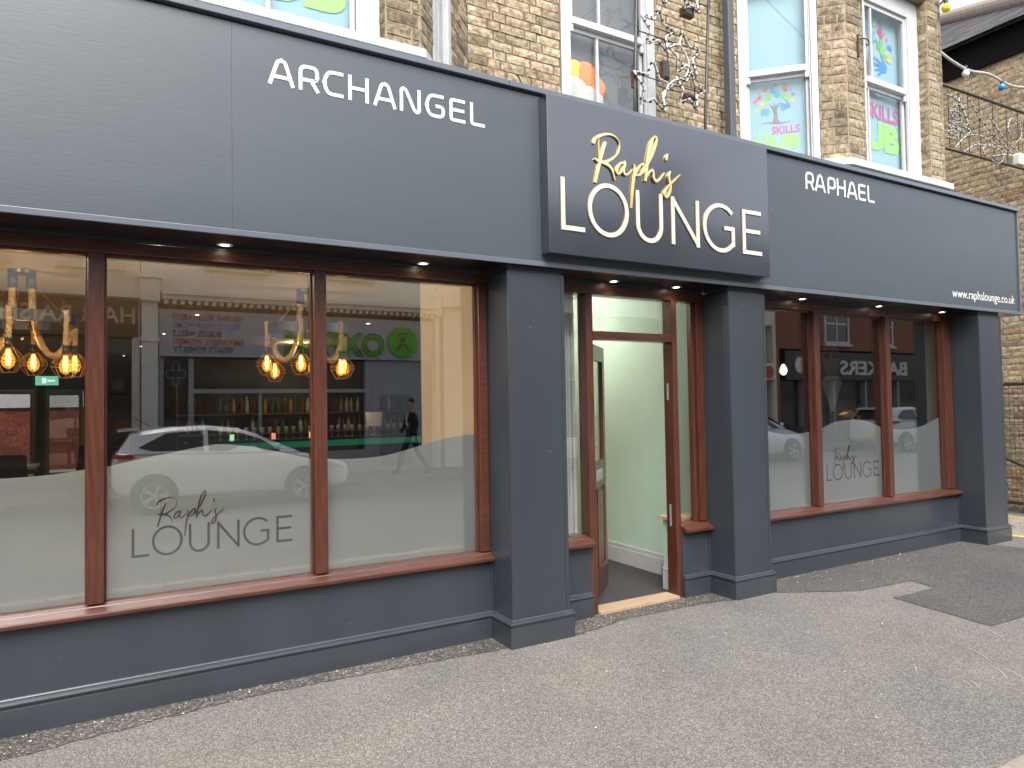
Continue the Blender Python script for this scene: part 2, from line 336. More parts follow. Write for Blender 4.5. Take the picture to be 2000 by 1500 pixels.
# dark strip of newer asphalt along the foot of the shopfront, ragged edge
random.seed(3)
def jit(pts, n, a):
    out = []
    for i in range(len(pts)-1):
        for q in range(n):
            t = q/n; x = pts[i][0]*(1-t)+pts[i+1][0]*t; y = pts[i][1]*(1-t)+pts[i+1][1]*t
            out.append((x+random.uniform(-a,a), y+random.uniform(-a,a)))
    return out+[pts[-1]]
edge = jit([(-3.2,-.34),(-1.2,-.33),(-.44,-.30),(.3,-.20),(.75,-.16),(1.3,-.19),(1.9,-.235),(2.45,-.29),(2.85,-.30),(3.3,-.20),(4.0,-.22),(4.45,-.30)], 14, .012)
sheet('asphalt_strip', edge+[(4.45,.015),(-3.2,.015)], .004, ASPS)
pe = jit([(4.80,-.33),(5.05,-.46),(5.41,-.66),(6.08,-.71),(6.01,-.95),(5.45,-.93),(5.32,-1.71),(8.4,-1.85),(8.35,-.70),(8.3,-.30),(8.28,.012)], 7, .006)
sheet('asphalt_patch', pe+[(4.80,.012)], .0045, ASPD)
# dusty pale scuff near the threshold and scratches
PALE = mat('dust', (.36,.34,.32), .95, var=.2, scale=14)
sheet('yellow_line', [(10.42,-2.6),(10.52,-2.6),(10.52,12),(10.42,12)], -.007, YEL)
sheet('yellow_line', [(9.02,-.55),(9.11,-.55),(9.11,6),(9.02,6)], -.007, YEL)
def litter(name, n, area, cols, s0, s1, label, cat, seed):
    random.seed(seed); mb = MB()
    for i in range(n):
        x, y = area(); s = random.uniform(s0, s1); a = random.uniform(0,6.28); h = s*random.uniform(.3,.8); mb.mi = random.randrange(len(cols))
        c, sn = math.cos(a), math.sin(a); q = [(1,.15),(.3,.6),(-.8,.4),(-1,-.3),(.1,-.6)]
        base = [(x+s*(c*u-sn*v), y+s*(sn*u+c*v), .005) for u,v in q]; top = [(x+s*.6*(c*u-sn*v), y+s*.6*(sn*u+c*v), .005+h) for u,v in q]
        mb.add(base+top, [(5,6,7,8,9)]+[(k,(k+1)%5,(k+1)%5+5,k+5) for k in range(5)])
    o = mb.build(name, cols); tag(o, label, cat, kind='stuff'); return o
CH = [mat('chip_pale', (.62,.6,.56), .9), mat('chip_grey', (.3,.29,.27), .9), mat('chip_tan', (.5,.36,.2), .9)]
mb = MB()
random.seed(88)
for i in range(9):
    x = random.uniform(3.9,5.2); y = random.uniform(-2.45,-1.9); a = random.uniform(.35,.75); l = random.uniform(.10,.38); P2 = [(x+l*t*math.cos(a+.25*t), y+l*t*math.sin(a+.25*t)) for t in (0,.25,.5,.75,1)]
    mb.ribbon(P2, [.0008,.003,.004,.003,.0008], lambda q0,q1,d: (q0,q1,.004+d), 0, .0006)
tag(mb.build('scratches', mat('scratch_pale',(.40,.385,.36),.95)), 'thin pale scratches curving over the pavement near the kerb', 'scratches', kind='stuff')
litter('stone_chips', 150, lambda: (random.uniform(-1,8.3), -.03-abs(random.gauss(0,.12))), CH, .003, .008, 'pale stone chips scattered along the foot of the shopfront', 'stone chips', 5)
litter('grit', 170, lambda: (random.uniform(-.5,6), random.uniform(-2.6,-.3)), CH[:2]+[mat('chip_dark',(.06,.055,.05),.9)], .002, .006, 'loose grit lying over the grey asphalt pavement', 'grit', 6)

# ------------------------------------------------------------------ the corner building with the shopfront
B = root('corner_building', 'yellow brick corner building with dark slate-grey shopfront and white sash windows', 'building', (3,0,0))
YF, YP = -.321, -.284
part = lambda name, mb, m, parent=B, **k: mb.build(name, m, parent, **k)
# skirting profile (d outward, z)
SKP = [(0,0),(.026,0),(.026,.132),(.020,.134),(.020,.142),(.026,.146),(.031,.153),(.032,.160),(.029,.167),(.020,.171),(.016,.173),(.015,.179),(.010,.184),(0,.186)]
def skirting(parent, pts, name='skirting', zs=1.0):       # pts: path, outward on the right-hand side seen walking along it = -Y for +X
    P = [Vector(p) for p in pts]; n = len(P); nr = []
    for i in range(n-1):
        d = (P[i+1]-P[i]).normalized(); nr.append(Vector((d.y,-d.x)))
    off = []
    for i in range(n):
        if i == 0: off.append(nr[0])
        elif i == n-1: off.append(nr[-1])
        else:
            a, b = nr[i-1], nr[i]; s = a+b; off.append(s/(1+a.dot(b)))
    m = len(SKP); mb = MB(); vs = []
    for i in range(n):
        vs += [(P[i].x+off[i].x*d, P[i].y+off[i].y*d, z*zs) for d,z in SKP]
    fs = [(i*m+k,(i+1)*m+k,(i+1)*m+k+1,i*m+k+1) for i in range(n-1) for k in range(m-1)]
    fs += [tuple(range(m-1,-1,-1)), tuple((n-1)*m+k for k in range(m))]
    mb.add(vs, fs); return part(name, mb, SLATEG, parent, fixn=True)
# stall risers below the windows
for i,(x0,x1) in enumerate([(-3.0,2.292),(2.749,3.137),(4.062,4.372),(4.801,8.217)]):
    sr = part('stall_riser', MB().box(x0,x1,-.012,.11,0,.535), SLATE)
    skirting(sr, [(x0,-.012),(x1,-.012)])
    bead = part('corner_bead', MB().box(x1-.016,x1,-.022,-.0125,.187,.53) if i in (0,3,2) else MB().box(x0,x0+.016,-.022,-.0125,.187,.53), SLATE, sr)
# pillars
for x0,x1 in [(-3.4,-3.0),(2.2925,2.7494),(4.372,4.8015),(8.2164,8.6852)]:
    pl = part('pillar', MB().box(x0,x1,YP,.11,0,2.501), SLATE, bevel=.003)
    part('top_block', MB().box(x0+.012,x1-.012,YP+.014,.1,2.501,2.541), SLATE, pl)
    part('face_board', MB().box(x0+.004,x1-.034,YP-.004,YP,.186,2.47), SLATE, pl, bevel=.002)
    part('corner_strip', MB().box(x1-.027,x1-.0005,YP-.004,YP,.186,2.5), SLATE, pl, bevel=.002)
    skirting(pl, [(x0,.09),(x0,YP),(x1,YP),(x1,.09)])
part('side_wall', MB().box(8.60,8.684,.111,14.6,0,3.7), SLATE)
# soffit, fascia
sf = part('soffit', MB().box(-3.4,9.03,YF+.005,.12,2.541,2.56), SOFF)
part('fillet', MB().box(-3.0,2.292,.0,.012,2.522,2.541), SLATE, sf); part('fillet', MB().box(2.75,4.372,0,.012,2.522,2.541), SLATE, sf); part('fillet', MB().box(4.802,8.216,0,.012,2.522,2.541), SLATE, sf)
fb = part('fascia_frame', MB().box(-3.4,9.03,YF+.025,YF+.10,2.561,3.72), SLATE)
xs = [-3.4,-1.9,.568,3.3,5.70,6.86,9.035]
for a,b in zip(xs[:-1], xs[1:]): part('fascia_board', MB().box(a+.0005,b-.0005,YF,YF+.024,2.56,3.716), FASC, fb)
part('bottom_trim', MB().box(-3.4,9.05,YF-.014,YF-.0005,2.54,2.5735), TRIM, fb, bevel=.003)
part('end_trim', MB().box(9.037,9.060,YF-.014,YF+.10,2.5745,3.726), TRIM, fb, bevel=.002)
for a,b in [(-3.4,2.296),(2.3,8.2),(8.203,9.065)]: part('fascia_cap', MB().box(a,b,YF-.032,YF+.12,3.7285,3.766), TRIM, fb, bevel=.003)
part('lead_roof', MB().box(-3.4,9.03,YF+.121,.44,3.70,3.735), mat('lead', (.16,.17,.18), .6, var=.15, scale=4), fb)
part('side_fascia', MB().box(8.98,9.03,YF+.101,3,2.56,3.70), FASC, fb)
# ---- window frames
def shopwindow(name, x0, x1, mull, jl, jr, films, letters):
    mb = MB().box(x0,x1,0,.10,2.455,2.521)
    if jl: mb.box(jl[0],jl[1],.004,.10,.5885,2.4545)
    if jr: mb.box(jr[0],jr[1],.004,.10,.5885,2.4545)
    W = part(name, mb, MAHOGH, bevel=.004)
    part('head_bead', MB().box(x0,x1,.03,.072,2.438,2.4545), MAHOGH, W, bevel=.002)
    # sloping sill with nose
    prof = [(.10,.530),(-.055,.528),(-.062,.533),(-.062,.551),(-.056,.556),(-.004,.573),(.0,.579),(.03,.586),(.10,.588)]
    xr = x1+ (.035 if x1 < 8.2 and x1 > 2 else 0)
    xa, xb = x0, x1
    mbs = MB(); mbs.add([(xa,y,z) for y,z in prof]+[(xb,y,z) for y,z in prof], [tuple(range(9)), tuple(range(17,8,-1))]+[(k,k+9,(k+1)%9+9,(k+1)%9) for k in range(9)])
    part('sill', mbs, MAHOGH, W, bevel=.002)
    for a,b in mull: part('mullion', MB().box(a,b,-.002,.10,.5885,2.4545), MAHOG, W, bevel=.004)
    edges = [jl[1] if jl else x0]+[v for m_ in mull for v in m_]+[jr[0] if jr else x1]
    for i in range(0,len(edges),2):
        part('pane', MB().box(edges[i]-.004,edges[i+1]+.004,.070,.082,.584,2.458), GL, W)
        for e0,e1 in ((edges[i],edges[i]+.012),(edges[i+1]-.012,edges[i+1])):
            part('glazing_bead', MB().box(e0,e1,.045,.0695,.589,2.4375), MAHOG, W, bevel=.002)
    for pts in films:
        top = crom(pts, 5); n = len(top); mb = MB()
        vs = [(q[0],.0832,q[1]) for q in top]+[(q[0],.0832,.582) for q in top]+[(q[0],.0842,q[1]) for q in top]+[(q[0],.0842,.582) for q in top]
        fs = []
        for i in range(n-1): fs += [(i,i+1,n+i+1,n+i),(2*n+i,3*n+i,3*n+i+1,2*n+i+1),(i,2*n+i,2*n+i+1,i+1)]
        mb.add(vs, fs); part('frosted_film', mb, FILM, W)
    return W
kx = lambda P: [(x*1.0155, 1.6+(z-1.6)*1.0155) for x,z in P]
fL = [kx([(-1.24,1.36),(-1.0,1.30),(-.75,1.275),(-.482,1.273),(-.285,1.278),(-.162,1.292),(-.10,1.299)]),
      kx([(-.04,1.302),(.08,1.327),(.28,1.364),(.464,1.396),(.573,1.401),(.742,1.375),(.888,1.338),(1.075,1.290)]),
      kx([(1.15,1.286),(1.327,1.278),(1.53,1.287),(1.75,1.333),(1.89,1.368),(2.081,1.396),(2.21,1.401)])]
fL = [[(-1.205,fL[0][0][1])]+fL[0][1:-1]+[(-.106,fL[0][-1][1])], [(-.033,fL[1][0][1])]+fL[1][1:-1]+[(1.085,fL[1][-1][1])], [(1.158,fL[2][0][1])]+fL[2][1:-1]+[(2.218,fL[2][-1][1])]]
fL.insert(0, [(-2.37,1.30),(-2.0,1.29),(-1.6,1.36),(-1.285,1.37)])
WL = shopwindow('shop_window', -3.0, 2.292, [(-2.45,-2.373),(-1.285,-1.208),(-.108,-.031),(1.083,1.160)], (-3.0,-2.93), (2.222,2.288), fL, None)
fR = [kx([(5.05,1.35),(5.154,1.326),(5.374,1.290),(5.588,1.288),(5.72,1.300)]), kx([(5.83,1.315),(5.933,1.328),(6.082,1.375),(6.363,1.398),(6.611,1.381),(6.85,1.31)]),
      kx([(6.96,1.29),(7.077,1.284),(7.362,1.275),(7.602,1.300),(7.80,1.352),(7.93,1.385)])]
fR = [[(4.805,1.42)]+fR[0][:-1]+[(5.824,fR[0][-1][1])], [(5.905,fR[1][0][1])]+fR[1][1:-1]+[(6.966,fR[1][-1][1])], [(7.047,fR[2][0][1])]+fR[2][1:-1]+[(8.06,fR[2][-1][1])]]
WR = shopwindow('shop_window', 4.8015, 8.2164, [(5.826,5.903),(6.968,7.045)], None, (8.058,8.205), fR, None)
# ---- entrance screen: head, posts, transom, sidelights, open door
E = part('entrance_screen', MB().box(2.752,4.37,0,.10,2.443,2.521), MAHOGH, bevel=.004)
part('post', MB().box(3.137,3.203,-.006,.107,0.0,2.4425), MAHOG, E, bevel=.005)
part('post', MB().box(4.008,4.064,-.006,.107,0.0,2.4425), MAHOG, E, bevel=.005)
part('jamb', MB().box(4.295,4.371,.004,.10,.60,2.4425), MAHOG, E, bevel=.005)
part('jamb_bead', MB().box(4.262,4.2945,.035,.085,.60,2.4425), MAHOG, E, bevel=.003)
part('transom', MB().box(3.2035,4.0075,-.010,.10,2.096,2.161), MAHOGH, E, bevel=.006)
part('pane', MB().box(3.2,4.01,.066,.078,2.160,2.445), GL, E)
part('pane', MB().box(2.752,3.138,.066,.078,.60,2.445), GL, E)
part('pane', MB().box(4.062,4.3,.066,.078,.60,2.445), GL, E)
for a,b in [(2.752,3.150),(4.066,4.372)]:
    prof = [(.10,.536),(-.062,.530),(-.070,.535),(-.070,.555),(-.062,.560),(-.004,.582),(.0,.588),(.03,.598),(.10,.602)]
    mbs = MB(); mbs.add([(a,y,z) for y,z in prof]+[(b,y,z) for y,z in prof], [tuple(range(9)), tuple(range(17,8,-1))]+[(k,k+9,(k+1)%9+9,(k+1)%9) for k in range(9)])
    part('sill', mbs, MAHOGH, E, bevel=.002)
STEEL = mat('brushed_steel', (.34,.34,.335), .35, metal=.35)
part('lock_plate', MB().box(4.0005,4.0075,.048,.064,.58,.76), STEEL, E); part('lock_plate', MB().box(4.0005,4.0075,.048,.064,1.62,1.76), STEEL, E)
part('threshold', MB().box(3.204,4.007,-.035,.13,.0,.028), mat('raw_timber', (.30,.20,.115), .8, bump=.3, bscale=50, stretch=(1,8,8), col2=(.40,.29,.19), scale=8), E, bevel=.006)
# open door leaf, hinge on the left post, swung inward
hx, hy = 3.215, .085; ex, ey = 3.79, .63
d = Vector((ex-hx, ey-hy)); Lw = d.length; d.normalize(); n_ = (-d.y, d.x); dd = (d.x, d.y); o0 = (hx, hy)
def dbox(mb, u0,u1,z0,z1,n0=0.,n1=.044): mb.obox(o0, dd, n_, u0,u1,n0,n1,z0,z1); return mb
mb = MB(); dbox(mb,0,.105,.03,2.09); dbox(mb,Lw-.105,Lw,.03,2.09); dbox(mb,.105,Lw-.105,.03,.25); dbox(mb,.105,Lw-.105,.90,1.12); dbox(mb,.105,Lw-.105,1.96,2.09); dbox(mb,Lw/2-.045,Lw/2+.045,.25,.90)
DR = part('door', mb, MAHOG, bevel=.003)
for u0,u1 in [(.105,Lw/2-.045),(Lw/2+.045,Lw-.105)]:
    part('door_panel', dbox(MB(),u0,u1,.25,.90,.014,.030), MAHOG, DR); part('door_panel', dbox(MB(),u0+.04,u1-.04,.29,.86,.006,.038), MAHOG, DR, bevel=.006)
part('door_pane', dbox(MB(),.1,Lw-.1,1.115,1.965,.018,.026), GL, DR)
part('letter_plate', dbox(MB(),Lw/2-.13,Lw/2+.13,.965,1.055,-.012,-.0005), STEEL, DR, bevel=.004)
part('letter_flap', dbox(MB(),Lw/2-.11,Lw/2+.11,.98,1.04,-.017,-.0125), STEEL, DR, bevel=.003)
hm = MB(); hm.tube([(o0[0]+dd[0]*(Lw-.05)+n_[0]*.10, o0[1]+dd[1]*(Lw-.05)+n_[1]*.10, z) for z in (1.2,1.5)], .009); 
for z in (1.22,1.48): hm.tube([(o0[0]+dd[0]*(Lw-.05)+n_[0]*t, o0[1]+dd[1]*(Lw-.05)+n_[1]*t, z) for t in (.044,.10)], .008)
part('pull_handle', hm, STEEL, DR, smooth=True)
for z in (.3,1.0,1.8): part('hinge', MB().box(3.2035,3.216,.05,.084,z,z+.1), STEEL, DR)

# ---- interiors (walls of the building)
BEIGE = mat('beige_plaster', (.60,.51,.37), .8, var=.05, scale=2); CREAM = mat('cream_ceiling', (.68,.59,.44), .85, var=.04, scale=2)
GREEN = mat('pale_green_wall', (.50,.66,.56), .75, var=.04, scale=3); DKW = mat('dark_interior_wall', (.035,.03,.028), .7, var=.3, scale=3)
CARP = mat('dark_carpet', (.022,.020,.024), .95, bump=.5, bscale=200, col2=(.045,.04,.042), scale=50); BROWNW = mat('brown_interior_wall', (.10,.075,.048), .75, var=.15, scale=2)
TIMB = mat('interior_floorboards', (.10,.06,.035), .45, bump=.1, bscale=30, stretch=(.5,8,1), col2=(.16,.10,.06), scale=5)
part('lounge_floor', MB().box(-7,5.5,1.25,14.6,-.05,0), TIMB); part('lounge_floor', MB().box(-7,2.3,.12,1.2495,-.05,0), TIMB)
part('lounge_ceiling', MB().box(-7,8.58,.12,14.6,2.75,2.85), CREAM)
part('partition_wall', MB().box(2.31,2.40,.12,1.26,0,2.749), BEIGE)
part('lobby_floor', MB().box(2.401,4.41,.12,3.0,-.04,.012), CARP)
part('lobby_wall', MB().box(4.415,4.49,.13,3.1,0,2.749), GREEN); part('lobby_back_wall', MB().box(3.1,4.414,3.0,3.08,0,2.749), GREEN); part('lobby_side_wall', MB().box(2.401,2.42,.16,1.26,0,2.749), GREEN)
wsk = MB().box(4.395,4.4145,.271,2.999,.012,.16).box(4.402,4.4145,.271,2.999,.1605,.20); part('white_skirting', wsk, WHITE, bevel=.003)
part('inner_sill_wall', MB().box(4.10,4.4,.112,.255,.012,.60), GREEN); part('inner_sill_board', MB().box(4.066,4.41,.112,.285,.605,.632), mat('pine_board',(.52,.38,.24),.6,var=.1,scale=5)); part('white_skirting', MB().box(4.085,4.0995,.15,.27,.012,.19).box(4.085,4.394,.2555,.27,.012,.19), WHITE, bevel=.002)
part('architrave', MB().box(3.03,3.062,.15,.19,.60,2.6).box(3.066,3.096,.15,.20,.60,2.6).box(3.10,3.128,.14,.18,.6,2.6), WHITE, bevel=.003)
# lounge back wall with glazed back door; side walls
part('lounge_back_wall', MB().box(-7,-2.3,14.5,14.6,0,2.749).box(-.55,5.5,14.5,14.6,0,2.749).box(-2.3,-.55,14.5,14.6,2.12,2.749).box(-1.48,-1.28,14.5,14.6,0,2.12), BROWNW)
part('lounge_side_wall', MB().box(-7.1,-7,.12,14.6,0,2.749).box(5.5,5.6,3.1,14.6,0,2.749), BROWNW)
bd = part('back_door', MB().box(-1.28,-1.20,14.47,14.53,0.02,2.11).box(-.64,-.56,14.47,14.53,.02,2.11).box(-1.20,-.64,14.47,14.53,1.99,2.11).box(-1.20,-.64,14.47,14.53,.02,.25), mat('grey_door_frame',(.22,.20,.15),.5))
part('pane', MB().box(-1.20,-.64,14.49,14.505,.25,1.99), GL, bd); part('door_handle', MB().tube([(-1.235,14.46,1.02),(-1.235,14.42,1.02),(-1.10,14.42,1.02)],.011), STEEL, bd)
part('back_window', MB().box(-2.3,-2.22,14.47,14.53,.5,2.1).box(-1.56,-1.48,14.47,14.53,.5,2.1).box(-2.22,-1.56,14.47,14.53,2.02,2.1).box(-2.3,-1.48,14.47,14.6,.0,.5), MATS['grey_door_frame'])
# right lounge room: dark walls
part('dark_room_wall', MB().box(4.491,4.55,.13,4.4,0,2.749).box(8.50,8.58,.12,4.4,0,2.749).box(4.55,8.5,4.3,4.4,0,2.749), DKW); part('dark_room_floor', MB().box(4.4905,8.58,.121,4.4,-.05,-.001), TIMB)
part('window_return', MB().box(8.215,8.4,.12,.30,0,2.749), BEIGE)
part('bulkhead', MB().box(-7,8.58,.121,.24,2.60,2.7495), CREAM)
# courtyard wall seen through the back door
yw = root('courtyard_wall', 'red brick courtyard wall with white band seen through the back door', 'wall', (-1.3,19,0))
m_ = brick_mat('red_brick', [(.30,.085,.05),(.38,.12,.075),(.26,.07,.045)]); 
part('red_wall', MB().box(-5,3,19,19.2,0,1.75), m_, yw); part('white_band', MB().box(-5,3,18.92,19.2,1.7505,2.25), WHITE, yw)
part('coping', MB().box(-5,3,18.88,19.2,2.2505,2.33), WHITE, yw); part('coping', MB().box(-5,3,18.88,19.25,2.3305,2.38), WHITE, yw)
bm0 = None
for r_ in range(18):
    for c in range(9):
        x = -2.6+c*.235+(r_%2)*.117
        if bm0 is None: bm0 = MB().box(-.108,.108,-.012,0,-.034,.034).build('brick', m_, yw, off=(0,0,0), bevel=0); b_ = bm0
        else: b_ = bm0.copy(); COL.objects.link(b_)
        b_.location = (x+1.3, -.0005, .42+r_*.075)
# ------------------------------------------------------------------ brickwork
BUFF = brick_mat('buff_brick', [(.23,.195,.15),(.36,.305,.215),(.47,.395,.275),(.41,.345,.245),(.32,.28,.205),(.52,.44,.31),(.18,.15,.12)], soot=.75)
BUFFL = brick_mat('pale_buff_brick', [(.41,.35,.25),(.51,.43,.30),(.56,.465,.32),(.53,.42,.31),(.49,.425,.30),(.58,.50,.345),(.30,.255,.18)], soot=.65)
HALLB = brick_mat('hall_brick', [(.44,.37,.26),(.56,.475,.32),(.60,.49,.29),(.54,.455,.33),(.46,.30,.20),(.60,.52,.375),(.34,.285,.22)], soot=.45)
MORT = mat('lime_mortar', (.42,.34,.23), .95, bump=.4, bscale=80, col2=(.28,.22,.15), scale=14, world=True)
MORTD = mat('dark_mortar', (.20,.15,.10), .95, bump=.4, bscale=80, col2=(.12,.09,.06), scale=14, world=True)
def brick_mesh(name, Lb, Hb, m, seed):
    rnd = random.Random(seed); nx = 4 if Lb > .15 else 2; nz = 2; vs = []; fs = []
    for j in range(nz+1):
        for i in range(nx+1):
            e = i in (0,nx) or j in (0,nz); x = -Lb/2+Lb*i/nx; z = -Hb/2+Hb*j/nz
            vs.append((x+rnd.uniform(-.002,.002)+(0 if 0<i<nx else (.0025 if i==0 else -.0025)), (.0045 if e else 0)+rnd.uniform(-.0022,.0022), z+rnd.uniform(-.0018,.0018)))
    def I(i,j): return j*(nx+1)+i
    for j in range(nz):
        for i in range(nx): fs.append((I(i,j),I(i+1,j),I(i+1,j+1),I(i,j+1)))
    per = [I(i,0) for i in range(nx+1)]+[I(nx,j) for j in range(1,nz+1)]+[I(i,nz) for i in range(nx-1,-1,-1)]+[I(0,j) for j in range(nz-1,0,-1)]
    n = len(vs); vs += [(vs[k][0]*1.01, .03, vs[k][2]*1.01) for k in per]
    for k in range(len(per)): fs.append((per[k], n+k, n+(k+1)%len(per), per[(k+1)%len(per)]))
    me = bpy.data.meshes.new(name); me.from_pydata(vs, [], fs); me.materials.append(m); me.update(); return me
BR = {}
def bricks_layout(rootobj, partobj, org, dr, L, z0, z1, h, mats, holes=(), seed=0, gap=.011, phase=0):
    rnd = random.Random(seed); out = BR.setdefault(rootobj, [])
    nrows = int((z1-z0)/h)
    for r_ in range(nrows):
        zc = z0+(r_+.5)*h; u = -(.1125*((r_+phase)%2)) ; st = (r_ % 2)
        spans = [(0,L)]
        for hu0,hu1,hz0,hz1 in holes:
            if hz0 < zc < hz1:
                ns = []
                for a,b in spans:
                    if hu0 > a: ns.append((a,min(b,hu0)))
                    if hu1 < b: ns.append((max(a,hu1),b))
                spans = [q for q in ns if q[1]-q[0] > .02]
        u = -(.17 if (r_+phase)%2 else 0.0); k = (r_+phase)%2
        while u < L:
            bl = .228 if k % 2 == 0 else .116
            if (r_//3)%3==2 and rnd.random() < .4: bl = .228
            k += 1
            for a,b in spans:
                c0, c1 = max(u,a), min(u+bl,b)
                if c1-c0 > .035:
                    out.append((partobj, org, dr, (c0+c1)/2, c1-c0-gap, zc, h-gap, mats, rnd.randrange(4), rnd.uniform(-.003,.003), rnd.uniform(-.008,.008)))
            u += bl
def bricks_place(rootobj, limit=285):
    items = []
    for it in BR[rootobj]:
        p, org, dr, uc, wl, zc, hh, m, var, push, tilt = it
        c = (org[0]+dr[0]*uc, org[1]+dr[1]*uc, zc); q = proj(c); a = 0
        if q and -20 < q[0] < 2020 and -20 < q[1] < 1520: a = wl*hh*(FPX/q[2])**2
        items.append((a, it, c))
    items.sort(key=lambda t: -t[0]); cache = {}
    stuff = {}
    for i,(a,it,c) in enumerate(items):
        p, org, dr, uc, wl, zc, hh, m, var, push, tilt = it
        big = wl > .15; key = (m.name, big, var, round(hh,3))
        if key not in cache: cache[key] = brick_mesh('brick', .215 if big else .103, hh, m, len(cache)+11)
        me = cache[key]; ang = math.atan2(dr[1], dr[0]); nx_, ny_ = dr[1], -dr[0]
        pos = Vector((c[0]+nx_*(.009+push), c[1]+ny_*(.009+push), c[2])); sx = wl/(.215 if big else .103)
        if i < limit and a > 30:
            o = bpy.data.objects.new('brick', me); COL.objects.link(o); o.parent = p; o.location = pos-OFF[p]; o.rotation_euler = (tilt*.6, tilt, ang); o.scale = (sx,1,1)
        else:
            mb = stuff.setdefault((p,m), MB()); mw = Matrix.Translation(pos) @ Matrix.Rotation(ang,4,'Z') @ Matrix.Diagonal((sx,1,1,1))
            mb.add([tuple(mw @ v.co) for v in me.vertices], [tuple(f.vertices) for f in me.polygons])
    for (p,m),mb in stuff.items():
        o = mb.build('brick_courses', m, p); o['kind'] = 'stuff'
S2 = 2**.5/2
# main wall between the bays (plane y=.45), window opening in the middle
mw = part('brick_wall', MB().box(2.39,3.266,.45,.6,3.70,7.0).box(4.299,5.40,.45,.6,3.70,7.0).box(3.266,4.299,.45,.6,5.75,7.0).box(3.266,4.299,.45,.6,3.70,4.0), MORTD)
bricks_layout(B, mw, (2.39,.45), (1,0), 3.0, 3.88, 5.8, .0765, BUFFL, holes=[(.872,1.91,0,9)], seed=1)
RXC = 6.131; LXC = 1.721; YB = -.22
# right bay: left cant, corner pier, right pier
rb = part('bay_brickwork', MB().obox((RXC,YB),(-S2,S2),(S2,S2),0,.25,0,.2,3.84,7).obox((RXC,YB),(-S2,S2),(S2,S2),.99,1.2,0,.2,3.84,7)
          .box(6.132,6.407,YB,-.0,3.84,7).box(7.528,7.795,YB,.0,3.84,7).box(6.407,7.528,YB,0,5.85,7).obox((7.795,YB),(S2,S2),(-S2,S2),0,.95,0,.2,3.84,7).obox((RXC,YB),(-S2,S2),(S2,S2),.25,.99,0,.2,5.85,7), MORT)
cl = (RXC-S2*1.16, YB+S2*1.16)
bricks_layout(B, rb, cl, (S2,-S2), 1.16, 3.885, 6.0, .085, BUFF, holes=[(.16,.905,0,5.85)], seed=2, phase=1)
bricks_layout(B, rb, (RXC,YB), (1,0), 1.664, 3.885, 6.0, .085, BUFF, holes=[(.276,1.397,0,5.85)], seed=3)
bricks_layout(B, rb, (7.528,YB+.17), (0,-1), .17, 3.885, 5.9, .085, BUFF, seed=4)
# left bay: right pier and right cant
lb = part('bay_brickwork', MB().box(1.485,1.72,YB,0,3.80,7).obox((LXC,YB),(S2,S2),(-S2,S2),0,.215,0,.2,3.80,7).obox((LXC,YB),(S2,S2),(-S2,S2),.575,.93,0,.2,3.80,7).box(-.6,1.485,YB,0,5.85,7).box(-.6,-.4,YB,0,3.8,5.85), MORT)
bricks_layout(B, lb, (1.485,YB), (1,0), .236, 3.85, 5.0, .085, BUFF, seed=5)
bricks_layout(B, lb, (LXC,YB), (S2,S2), .95, 3.85, 5.0, .085, BUFF, holes=[(.215,.575,0,9)], seed=6, phase=1)
bricks_layout(B, lb, (1.485,YB+.11), (0,-1), .11, 3.85, 5.0, .085, BUFF, seed=7)
part('party_wall', MB().box(8.46,8.56,.45,14.6,3.7,7), MORT); part('rear_roof', MB().box(-8,8.6,.61,14.6,6.9,7.0), MORT); part('upper_wall', MB().box(-8,-.6,-.1,.1,3.7,7), MORT)
bricks_place(B)
# painted stone ledges under the bay windows
def ledge(pts, z0, z1):
    mb = MB(); n = len(pts); mb.prism(pts, lambda a,b,d: (a,b,d), z0, z1); return part('bay_ledge', mb, WHITEST, bevel=.006)
ledge([(5.20,.45),(RXC-.03,YB-.055),(7.85,YB-.055),(7.85,.2),(7.4,.4)], 3.832, 3.900)
ledge([(-.7,YB-.055),(1.735,YB-.055),(2.36,.45),(-.7,.45)], 3.812, 3.872)
